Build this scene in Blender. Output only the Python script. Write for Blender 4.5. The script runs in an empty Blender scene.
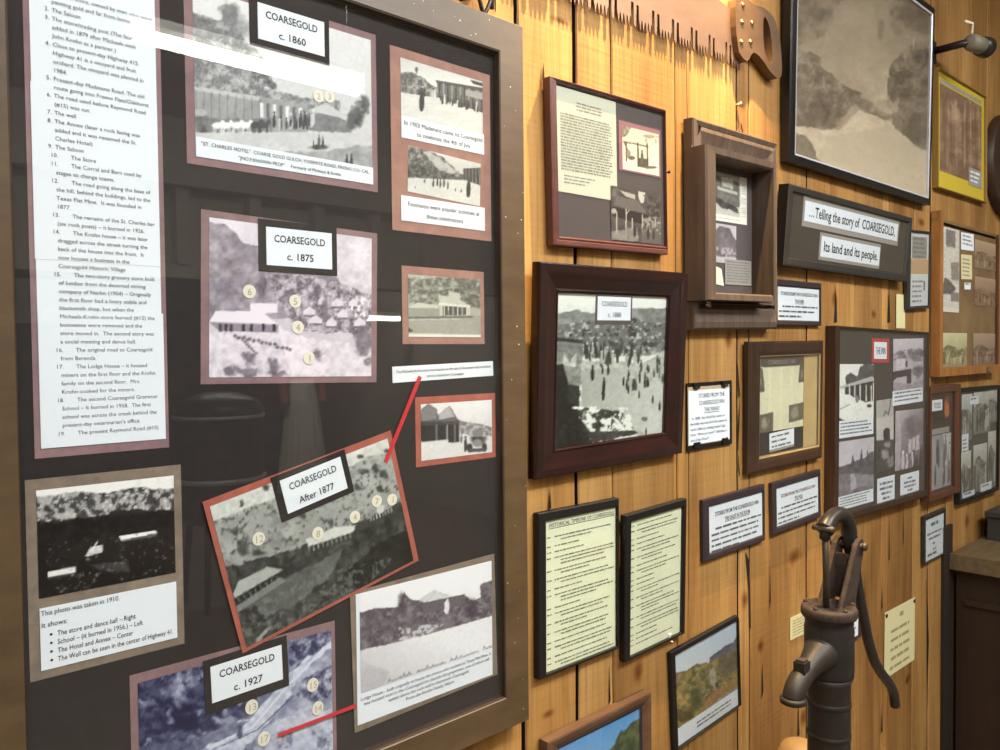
import bpy, bmesh, math, random
import numpy as np
from mathutils import Vector, Matrix

SC = bpy.context.scene
COL = SC.collection
# ------------------------------------------------------------------ camera
cam_d = bpy.data.cameras.new('camera'); cam = bpy.data.objects.new('camera', cam_d); COL.objects.link(cam)
YAW, PITCH, ROLL = .7483009, .02877835, -.01008261
def _axes():
    cy, sy, cp, sp = math.cos(YAW), math.sin(YAW), math.cos(PITCH), math.sin(PITCH)
    f = Vector((sy*cp, cy*cp, -sp)); r = Vector((cy, -sy, 0)); u = r.cross(f)
    cr, sr = math.cos(ROLL), math.sin(ROLL)
    return cr*r + sr*u, -sr*r + cr*u, f
_r, _u, _f = _axes()
M = Matrix.Identity(4)
for i in range(3):
    M[i][0] = _r[i]; M[i][1] = _u[i]; M[i][2] = -_f[i]
M.translation = Vector((0, -1.0, 1.6))
cam.matrix_world = M
cam_d.sensor_width = 36; cam_d.lens = 36*802.236/1000; cam_d.clip_start = .02
SC.camera = cam
# ------------------------------------------------------------------ world, view
w = bpy.data.worlds.new('world'); SC.world = w; w.use_nodes = True
w.node_tree.nodes['Background'].inputs[0].default_value = (.8, .86, .9, 1)
w.node_tree.nodes['Background'].inputs[1].default_value = .25
SC.view_settings.view_transform = 'Standard'; SC.view_settings.look = 'None'
SC.view_settings.exposure = 0.0; SC.view_settings.gamma = 1.0; SC.view_settings.use_curve_mapping = False
SC.cycles.max_bounces = 8; SC.cycles.transparent_max_bounces = 16
SC.cycles.sample_clamp_indirect = 6
# ------------------------------------------------------------------ lights for the room
def area(name, loc, rot, sx, sy, e, c):
    l = bpy.data.lights.new(name, 'AREA'); l.shape = 'RECTANGLE'; l.size = sx; l.size_y = sy; l.energy = e; l.color = c
    o = bpy.data.objects.new(name, l); o.location = loc; o.rotation_euler = rot; COL.objects.link(o); return o
def spot(name, loc, target, e, c, ang, blend, r):
    l = bpy.data.lights.new(name, 'SPOT'); l.energy = e; l.color = c; l.spot_size = math.radians(ang); l.spot_blend = blend; l.shadow_soft_size = r
    o = bpy.data.objects.new(name, l); o.location = loc
    o.rotation_euler = (Vector(target)-Vector(loc)).to_track_quat('-Z', 'Y').to_euler(); COL.objects.link(o); return o
COOL = (.985, .99, .97)
# warm spotlight washing down the planks above the saw
spot('warm_wall_spot', (1.46, -.25, 3.12), (1.36, -.0, 2.05), 400, (1, .69, .33), 62, .6, .012)
# unseen area lights for the hall's fluorescent light, the middle one added fill
area('hall_light_near', (.75, -1.45, 3.15), (0, 0, 0), 1.8, .4, 50, COOL)
area('hall_light_left', (-.7, -2.6, 3.15), (0, 0, 0), .6, 2.4, 48, COOL)
area('hall_fill_middle', (2.3, -1.8, 3.22), (0, 0, 0), 2.4, .3, 95, COOL)  # added fill that brightens the header beam mirrored in the board's glass
area('hall_light_far', (3.4, -5.7, 3.2), (0, 0, 0), 2.4, .4, 150, COOL)
TUBE_STRENGTH = 26.0

# ------------------------------------------------------------------ helpers
def srgb(v):
    v = v/255.0
    return v/12.92 if v <= .04045 else ((v+.055)/1.055)**2.4
def rgb(r, g=None, b=None):
    if g is None: g = b = r
    return (srgb(r), srgb(g), srgb(b), 1)
MATS = {}
def mat(name, c, rough=.6, metal=0, spec=.4, var=0, scale=(30, 30, 30), bump=0, emit=0, c2=None, coat=0):
    if name in MATS: return MATS[name]
    m = bpy.data.materials.new(name); m.use_nodes = True; nt = m.node_tree; b = nt.nodes['Principled BSDF']
    b.inputs['Base Color'].default_value = c; b.inputs['Roughness'].default_value = rough; b.inputs['Metallic'].default_value = metal
    b.inputs['Specular IOR Level'].default_value = spec; b.inputs['Coat Weight'].default_value = coat; b.inputs['Coat Roughness'].default_value = .15
    if emit: b.inputs['Emission Color'].default_value = c; b.inputs['Emission Strength'].default_value = emit
    if var or c2:
        tc = nt.nodes.new('ShaderNodeTexCoord'); mp = nt.nodes.new('ShaderNodeMapping'); mp.inputs['Scale'].default_value = scale
        n = nt.nodes.new('ShaderNodeTexNoise'); n.inputs['Scale'].default_value = 1; n.inputs['Detail'].default_value = 5; n.inputs['Roughness'].default_value = .65
        nt.links.new(tc.outputs['Object'], mp.inputs[0]); nt.links.new(mp.outputs[0], n.inputs['Vector'])
        r = nt.nodes.new('ShaderNodeValToRGB'); nt.links.new(n.outputs['Fac'], r.inputs[0])
        d = c2 if c2 else tuple(max(0, x*(1-var)) for x in c[:3])+(1,)
        l = c if c2 else tuple(x*(1+var) for x in c[:3])+(1,)
        r.color_ramp.elements[0].position = .32; r.color_ramp.elements[0].color = d
        r.color_ramp.elements[1].position = .68; r.color_ramp.elements[1].color = l
        nt.links.new(r.outputs[0], b.inputs['Base Color'])
        if bump:
            bp = nt.nodes.new('ShaderNodeBump'); bp.inputs['Strength'].default_value = bump; bp.inputs['Distance'].default_value = .002
            nt.links.new(n.outputs['Fac'], bp.inputs['Height']); nt.links.new(bp.outputs[0], b.inputs['Normal'])
    MATS[name] = m
    return m
def glass_mat():
    m = bpy.data.materials.new('picture_glass'); m.use_nodes = True; nt = m.node_tree; nt.nodes.clear()
    o = nt.nodes.new('ShaderNodeOutputMaterial'); mx = nt.nodes.new('ShaderNodeMixShader'); t = nt.nodes.new('ShaderNodeBsdfTransparent')
    g = nt.nodes.new('ShaderNodeBsdfGlossy'); g.inputs['Roughness'].default_value = .012
    fr = nt.nodes.new('ShaderNodeFresnel'); ge = nt.nodes.new('ShaderNodeNewGeometry')
    io = nt.nodes.new('ShaderNodeMath'); io.operation = 'MULTIPLY_ADD'; io.inputs[1].default_value = 1/1.5-1.5; io.inputs[2].default_value = 1.5
    nt.links.new(ge.outputs['Backfacing'], io.inputs[0]); nt.links.new(io.outputs[0], fr.inputs['IOR']); nt.links.new(fr.outputs[0], mx.inputs[0])
    nt.links.new(t.outputs[0], mx.inputs[1]); nt.links.new(g.outputs[0], mx.inputs[2]); nt.links.new(mx.outputs[0], o.inputs[0])
    MATS['picture_glass'] = m; return m
GLASS = glass_mat()
def print_mat():
    m = bpy.data.materials.new('photo_print'); m.use_nodes = True; nt = m.node_tree; b = nt.nodes['Principled BSDF']
    a = nt.nodes.new('ShaderNodeAttribute'); a.attribute_name = 'print_ink'; nt.links.new(a.outputs['Color'], b.inputs['Base Color'])
    b.inputs['Roughness'].default_value = .45; b.inputs['Specular IOR Level'].default_value = .25
    return m
PRINT = print_mat()

def tag(o, label=None, cat=None, group=None, kind=None):
    if label: o['label'] = label
    if cat: o['category'] = cat
    if group: o['group'] = group
    if kind: o['kind'] = kind
    return o
def empty(name, label, cat, loc=(0, 0, 0), group=None):
    o = bpy.data.objects.new(name, None); o.location = loc; o.empty_display_size = .05; COL.objects.link(o)
    return tag(o, label, cat, group)

TXT = {}
def text_geo(s, bold=False):
    if (s, bold) in TXT: return TXT[s, bold]
    cu = bpy.data.curves.new('t', 'FONT'); cu.body = s; cu.size = 1; cu.resolution_u = 2; cu.align_x = 'LEFT'; cu.offset = .014 if bold else .001
    ob = bpy.data.objects.new('t', cu); COL.objects.link(ob)
    me = bpy.data.meshes.new_from_object(ob)
    v = np.zeros(len(me.vertices)*3); me.vertices.foreach_get('co', v); v = v.reshape(-1, 3)[:, :2]
    f = [tuple(p.vertices) for p in me.polygons]
    wd = float(v[:, 0].max()) if len(v) else 0
    bpy.data.objects.remove(ob); bpy.data.curves.remove(cu); bpy.data.meshes.remove(me)
    TXT[s, bold] = (v, f, wd); return TXT[s, bold]

class MB:
    """collects faces for ONE mesh; local frame x right, z up, -y towards the room"""
    def __init__(s): s.v = []; s.f = []; s.m = []; s.mats = []; s.smooth = []
    def mi(s, m):
        if m not in s.mats: s.mats.append(m)
        return s.mats.index(m)
    def add(s, verts, faces, m, smooth=False):
        b = len(s.v); s.v += [tuple(p) for p in verts]; k = s.mi(m)
        for f in faces: s.f.append(tuple(i+b for i in f)); s.m.append(k); s.smooth.append(smooth)
    def card(s, x, z, w, h, y, m, rot=0, th=.0006):
        c, n = math.cos(rot), math.sin(rot)
        q = [(sx*w/2, sz*h/2) for sx, sz in ((-1, -1), (1, -1), (1, 1), (-1, 1))]
        p = [(x+a*c-b*n, z+a*n+b*c) for a, b in q]
        s.add([(a, y, b) for a, b in p]+[(a, y+th, b) for a, b in p],
              [(0, 1, 2, 3), (0, 4, 5, 1), (1, 5, 6, 2), (2, 6, 7, 3), (3, 7, 4, 0), (7, 6, 5, 4)], m)
    def poly(s, pts, y, m, th=.0006):
        n = len(pts)
        s.add([(a, y, b) for a, b in pts]+[(a, y+th, b) for a, b in pts],
              [tuple(range(n))]+[((i+1) % n, i, i+n, (i+1) % n+n) for i in range(n)], m)
    def box(s, c, d, m):
        x, y, z = c; a, b, e = d[0]/2, d[1]/2, d[2]/2
        v = [(x+i*a, y+j*b, z+k*e) for i in (-1, 1) for j in (-1, 1) for k in (-1, 1)]
        s.add(v, [(0, 1, 3, 2), (4, 6, 7, 5), (0, 4, 5, 1), (2, 3, 7, 6), (0, 2, 6, 4), (1, 5, 7, 3)], m)
    def text(s, body, x, z, size, y, m, align='L', rot=0, w=None, bold=False):
        v, f, wd = text_geo(body, bold)
        if not len(v): return
        sx = size if not w else w/wd
        ww = wd*sx; ox = 0 if align == 'L' else (-ww/2 if align == 'C' else -ww)
        c, n = math.cos(rot), math.sin(rot)
        vs = [(x+(p[0]*sx+ox)*c-p[1]*size*n, y, z+(p[0]*sx+ox)*n+p[1]*size*c) for p in v]
        s.add(vs, f, m)
    def bars(s, x, z, w, n, pitch, y, m, seed=0, hgt=.45, fill=(.75, 1), rot=0, centre=False, indent=None):
        """lines too small to read: rows of word-long strokes"""
        rnd = random.Random(seed); c, q = math.cos(rot), math.sin(rot)
        for i in range(n):
            L = w*rnd.uniform(*fill); px = -w/2 if not centre else -L/2
            if indent: px += indent[i % len(indent)]*w; L = min(L, w/2-px)
            end = px+L; zz = -i*pitch
            while px < end-.3*pitch:
                k = min(rnd.uniform(.6, 3.2)*pitch, end-px); hh = pitch*hgt*rnd.uniform(.8, 1.15)
                pts = [(px, zz-hh/2), (px+k, zz-hh/2), (px+k, zz+hh/2), (px, zz+hh/2)]
                s.add([(x+a*c-b*q, y, z+a*q+b*c) for a, b in pts], [(0, 1, 2, 3)], m)
                px += k+pitch*.35
    def ring(s, W, H, iw, ih, ox, oz, prof, m, smooth=False):
        """mitred picture-frame moulding; prof = [(t 0..1 from outer edge to opening, y)]"""
        rows = []
        for t, y in prof:
            w2, h2 = (W+(iw-W)*t)/2, (H+(ih-H)*t)/2; cx, cz = ox*t, oz*t
            rows.append([(cx-w2, y, cz-h2), (cx+w2, y, cz-h2), (cx+w2, y, cz+h2), (cx-w2, y, cz+h2)])
        v = [p for r in rows for p in r]; f = []
        for i in range(len(rows)-1):
            for k in range(4):
                a, b = i*4+k, i*4+(k+1) % 4
                f.append((a, a+4, b+4, b)[::-1])
        s.add(v, f, m, smooth)
    def disc(s, x, z, r, y, m, n=20, ry=None):
        s.poly([(x+r*math.cos(-i*2*math.pi/n), z+(ry or r)*math.sin(-i*2*math.pi/n)) for i in range(n)][::-1], y, m)
    def tube(s, pts, rad, m, n=12, cap=True, flat=None):
        P = [Vector(p) for p in pts]; R = rad if isinstance(rad, (list, tuple)) else [rad]*len(P)
        t0 = (P[1]-P[0]).normalized(); ref = Vector((0, 1, 0)) if abs(t0.y) < .9 else Vector((1, 0, 0))
        vs = []; fs = []
        for i, p in enumerate(P):
            t = ((P[min(i+1, len(P)-1)]-P[max(i-1, 0)])).normalized()
            a = (ref-t*ref.dot(t)).normalized(); b = t.cross(a)
            for k in range(n):
                an = 2*math.pi*k/n
                vs.append(tuple(p+a*math.cos(an)*R[i]*(flat or 1)+b*math.sin(an)*R[i]))
        for i in range(len(P)-1):
            for k in range(n):
                fs.append((i*n+k, i*n+(k+1) % n, (i+1)*n+(k+1) % n, (i+1)*n+k))
        if cap: fs.append(tuple(range(n))[::-1]); fs.append(tuple(range((len(P)-1)*n, len(P)*n)))
        s.add(vs, fs, m, True)
    def lathe(s, prof, m, c=(0, 0, 0), n=40, smooth=True):
        vs = []; fs = []
        for r, z in prof:
            for k in range(n):
                an = 2*math.pi*k/n; vs.append((c[0]+r*math.cos(an), c[1]+r*math.sin(an), c[2]+z))
        for i in range(len(prof)-1):
            for k in range(n):
                fs.append((i*n+k, i*n+(k+1) % n, (i+1)*n+(k+1) % n, (i+1)*n+k))
        fs.append(tuple(range(n))[::-1]); fs.append(tuple(range((len(prof)-1)*n, len(prof)*n)))
        s.add(vs, fs, m, smooth)
    def build(s, name, parent=None, label=None, loc=None):
        me = bpy.data.meshes.new(name); me.from_pydata(s.v, [], s.f)
        for m in s.mats: me.materials.append(m)
        me.polygons.foreach_set('material_index', s.m); me.polygons.foreach_set('use_smooth', s.smooth)
        me.update()
        o = bpy.data.objects.new(name, me); COL.objects.link(o)
        if parent: o.parent = parent
        if label: o['label'] = label
        if loc: o.location = loc
        return o

def catmull(pts, k=5):
    P = [np.array(p, float) for p in pts]; out = []
    for i in range(len(P)-1):
        a, b, c, d = P[max(i-1, 0)], P[i], P[i+1], P[min(i+2, len(P)-1)]
        for j in range(k):
            t = j/k; out.append(tuple(.5*((2*b)+(c-a)*t+(2*a-5*b+4*c-d)*t*t+(3*b-a-3*c+d)*t**3)))
    out.append(tuple(P[-1])); return out

# ------------------------------------------------------------------ photographs: printed ink drawn by small painter
class Pic:
    """an old photographic print; q = corners (TL, TR, BR, BL) of the drawing units it is drawn in"""
    def __init__(s, nx, ny, q, base=128, seed=1):
        s.nx, s.ny, s.k = nx, ny, 2
        W, H = nx*2, ny*2
        u = (np.arange(W)+.5)/W; v = (np.arange(H)+.5)/H; U, V = np.meshgrid(u, v)
        x = [q[0], q[2], q[4], q[6]]; y = [q[1], q[3], q[5], q[7]]
        A = []; B = []
        for (a, b), X, Y in zip(((0, 0), (1, 0), (1, 1), (0, 1)), x, y):
            A.append([a, b, 1, 0, 0, 0, -a*X, -b*X]); B.append(X)
            A.append([0, 0, 0, a, b, 1, -a*Y, -b*Y]); B.append(Y)
        h = np.linalg.solve(np.array(A, float), np.array(B, float))
        D = h[6]*U+h[7]*V+1
        s.X = (h[0]*U+h[1]*V+h[2])/D; s.Y = (h[3]*U+h[4]*V+h[5])/D
        s.a = np.zeros((H, W, 3)); s.a[:] = base; s.r = np.random.RandomState(seed); s.lat = s.r.rand(256, 256)
    def noise(s, sc, o=4, sy=None):
        sy = sy or sc; t = 0; amp = 1; tot = 0; ox, oy = s.r.rand(2)*200
        for i in range(o):
            x = s.X/sc*2**i+ox; y = s.Y/sy*2**i+oy; xi = np.floor(x).astype(int); yi = np.floor(y).astype(int)
            fx = x-xi; fy = y-yi; fx = fx*fx*(3-2*fx); fy = fy*fy*(3-2*fy); L = s.lat; m = 255
            t = t+amp*((L[yi & m, xi & m]*(1-fx)+L[yi & m, (xi+1) & m]*fx)*(1-fy)+(L[(yi+1) & m, xi & m]*(1-fx)+L[(yi+1) & m, (xi+1) & m]*fx)*fy)
            tot += amp; amp *= .6
        return t/tot
    def mix(s, mask, c, al=1.0):
        c = np.array(c if isinstance(c, (tuple, list)) else (c, c, c), float); k = (mask*al)[..., None]
        s.a = s.a*(1-k)+c*k
    def pm(s, pts, rough=0, rs=None):
        X, Y = s.X, s.Y
        if rough:
            rs = rs or rough*3; X = X+(s.noise(rs, 3)-.5)*2*rough; Y = Y+(s.noise(rs, 3)-.5)*2*rough
        n = len(pts); ins = np.zeros(X.shape, bool)
        for i in range(n):
            x0, y0 = pts[i]; x1, y1 = pts[(i+1) % n]
            if y0 == y1: continue
            c = ((y0 > Y) != (y1 > Y)) & (X < (x1-x0)*(Y-y0)/(y1-y0)+x0); ins ^= c
        return ins.astype(float)
    def poly(s, pts, c, al=1, rough=0):
        m = s.pm(pts, rough); s.mix(m, c, al)
        if rough: s.a = s.a+((s.noise(rough*2.2, 6)-.5)*70*m*al)[..., None]
        return s
    def em(s, x, y, rx, ry, rough=0, soft=0):
        d = np.sqrt(((s.X-x)/rx)**2+((s.Y-y)/ry)**2)
        if rough: d = d+(s.noise(max(rx, ry)*.6, 4)-.5)*2*rough
        return np.clip((1-d)/soft, 0, 1) if soft else (d < 1).astype(float)
    def ell(s, x, y, rx, ry, c, al=1, rough=0, soft=0):
        m = s.em(x, y, rx, ry, rough*1.35, soft or (.45 if rough else 0)); s.mix(m, c, al)
        if rough: s.a = s.a+((s.noise(max(rx, ry)*.4, 6)-.5)*85*m*al)[..., None]
        return s
    def line(s, pts, wd, c, al=1):
        for (x0, y0), (x1, y1) in zip(pts[:-1], pts[1:]):
            L2 = (x1-x0)**2+(y1-y0)**2+1e-9; t = np.clip(((s.X-x0)*(x1-x0)+(s.Y-y0)*(y1-y0))/L2, 0, 1)
            s.mix(((s.X-x0-t*(x1-x0))**2+(s.Y-y0-t*(y1-y0))**2 < wd*wd/4).astype(float), c, al)
        return s
    def grad(s, p0, c0, p1, c1, mask=None):
        dx, dy = p1[0]-p0[0], p1[1]-p0[1]; t = np.clip(((s.X-p0[0])*dx+(s.Y-p0[1])*dy)/(dx*dx+dy*dy), 0, 1)[..., None]
        c0 = np.array(c0 if isinstance(c0, (tuple, list)) else (c0,)*3, float); c1 = np.array(c1 if isinstance(c1, (tuple, list)) else (c1,)*3, float)
        g = c0*(1-t)+c1*t
        if mask is None: s.a = g
        else: s.a = s.a*(1-mask[..., None])+g*mask[..., None]
        return s
    def tex(s, amp, sc, mask=None, o=5, sy=None):
        n = (s.noise(sc, o, sy)-.5)*2*amp
        s.a = s.a+(n if mask is None else n*mask)[..., None]; return s
    def speck(s, mask, c, th, sc, al=1, o=3, sy=None):
        s.mix(mask*np.clip((s.noise(sc, o+2, sy)-th)*14+.5, 0, 1), c, al); return s
    def wood(s, pts, dark, light, rough, sc, th=.52):
        m = s.pm(pts, rough); t = np.clip((s.noise(sc*.8, 7)-.40)*4.2, 0, 1); g = np.clip((s.noise(sc*.22, 4)-.38)*3.4, 0, 1)
        k = (.62*t+.38*g)[..., None]; d = np.array(dark if isinstance(dark, tuple) else (dark,)*3, float)*.72; l = np.array(light if isinstance(light, tuple) else (light,)*3, float)*1.08
        s.a = s.a*(1-m[..., None])+(d*(1-k)+l*k)*m[..., None]; return s
    def folk(s, L, c=45):
        for x, y, h in L:
            s.ell(x, y-h*.42, h*.105, h*.42, c); s.ell(x-h*.03, y-h*.2, h*.07, h*.2, c); s.ell(x, y-h*.9, h*.075, h*.09, c+25)
        return s
    def crowd(s, x0, x1, yf, n, h, cols=(40, 70, 190), sp=8):
        for i in range(n):
            x = s.r.uniform(x0, x1); s.folk([(x, yf(x)+s.r.uniform(-sp, sp), h*s.r.uniform(.7, 1.2))], cols[i % len(cols)])
        return s
    def tint(s, lo, hi):
        g = np.clip((s.a.mean(2, keepdims=True)-128)*1.22+130+(s.noise(max(abs(s.X[0, 1]-s.X[0, 0])*3, 1e-3), 2)[..., None]-.5)*20, 0, 255)/255; s.a = np.array(lo)*(1-g)+np.array(hi)*g; return s
    def put(s, name, w, h, x, z, y, parent, rot=0, label=None):
        nx, ny = s.nx, s.ny
        a = np.clip(s.a, 0, 255)/255; a = a.reshape(ny, 2, nx, 2, 3).mean((1, 3))
        a = np.where(a <= .04045, a/12.92, ((a+.055)/1.055)**2.4)
        # one vertex per pixel centre, stretched to the print's edge
        gx = np.linspace(-.5, .5, nx)*w; gz = np.linspace(.5, -.5, ny)*h; GX, GZ = np.meshgrid(gx, gz)
        c, n = math.cos(rot), math.sin(rot)
        co = np.stack([x+GX*c-GZ*n, np.full(GX.shape, y), z+GX*n+GZ*c], -1).reshape(-1, 3)
        idx = np.arange(nx*ny).reshape(ny, nx)
        f = np.stack([idx[1:, :-1], idx[1:, 1:], idx[:-1, 1:], idx[:-1, :-1]], -1).reshape(-1, 4)
        me = bpy.data.meshes.new(name); me.vertices.add(len(co)); me.vertices.foreach_set('co', co.ravel())
        me.loops.add(f.size); me.loops.foreach_set('vertex_index', f.ravel().astype(np.int32))
        me.polygons.add(len(f)); me.polygons.foreach_set('loop_start', np.arange(0, f.size, 4, dtype=np.int32))
        at = me.attributes.new('print_ink', 'FLOAT_COLOR', 'POINT')
        at.data.foreach_set('color', np.concatenate([a, np.ones((ny, nx, 1))], -1).ravel().astype(np.float32))
        me.materials.append(PRINT); me.update(calc_edges=True); me.validate()
        o = bpy.data.objects.new(name, me); COL.objects.link(o); o.parent = parent
        if label: o['label'] = label
        return o
# ------------------------------------------------------------------ where each frame hangs: x, z, depth, width, height, turn, lean, thickness; and its contents: x, z, w, h, turn
FR={
'plum':(1.213, 1.9406, 0.0187, 0.3434, 0.2955, 0.0239, 0.0047, 0.018),
'mahog':(1.2108, 1.5678, 0.0302, 0.4419, 0.3787, 0.0137, 0.0541, 0.02),
'shadow':(1.6453, 1.8704, 0.028, 0.3531, 0.4488, 0.0171, 0.009, 0.026),
'sepia':(2.3655, 2.3828, 0.03, 0.9547, 0.6332, 0.0016, 0.019, 0.024),
'sign':(2.2465, 1.9037, 0.0356, 0.786, 0.1971, -0.0014, 0.0771, 0.028),
'purple':(1.9699, 1.7173, 0.01, 0.2508, 0.1137, 0.0053, -0.0001, 0.01),
'narrow':(2.7743, 1.8519, 0.0158, 0.1962, 0.2527, 0.055, 0.0298, 0.012),
'piano':(1.5666, 1.4547, 0.008, 0.1793, 0.1474, 0.0062, -0.0003, 0.008),
'news':(1.899, 1.4631, 0.0166, 0.3813, 0.314, 0.0105, 0.0168, 0.014),
'inn':(2.4782, 1.387, 0.0299, 0.6856, 0.5381, -0.017, -0.0002, 0.03),
'ghost':(1.6633, 1.2, 0.01, 0.2685, 0.1385, 0.0171, -0.0004, 0.01),
'well':(1.9638, 1.2073, 0.01, 0.2583, 0.1303, 0.0269, -0.0002, 0.01),
'tl1':(1.1158, 1.1653, 0.014, 0.2238, 0.2961, -0.0085, -0.0, 0.014),
'tl2':(1.3423, 1.1344, 0.0204, 0.2068, 0.295, 0.0336, 0.0436, 0.014),
'land':(1.5427, 0.8598, 0.011, 0.2678, 0.2193, 0.0646, 0.0092, 0.01),
'brown':(1.1675, 0.7916, 0.0219, 0.3061, 0.2251, -0.0034, -0.0009, 0.022),
'yellow':(3.1808, 2.341, 0.02, 0.5132, 0.3978, 0.0151, -0.0, 0.02),
'case':(3.2428, 1.7703, 0.03, 0.6523, 0.531, 0.0021, -0.0, 0.03),
'slim':(2.9842, 1.2782, 0.03, 0.2959, 0.3854, -0.0024, 0.0, 0.03),
'right25':(3.3867, 1.2415, 0.02, 0.4642, 0.4183, -0.0084, -0.0, 0.02),
'grey21':(2.9436, 0.9573, 0.012, 0.2036, 0.1604, 0.0118, -0.0, 0.012),
'cream':(2.6661, 0.6734, 0.001, 0.2457, 0.2086, -0.0132, -0.0, 0.001),
'note19':(2.0313, 0.8745, 0.001, 0.1781, 0.0595, -0.0149, -0.0, 0.001),
'note19b':(2.2668, 0.8045, 0.008, 0.1817, 0.0961, -0.0224, -0.0003, 0.008),
'strip':(2.6606, 1.7153, 0.001, 0.0714, 0.0974, -0.0017, 0.0, 0.001),
}
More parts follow.
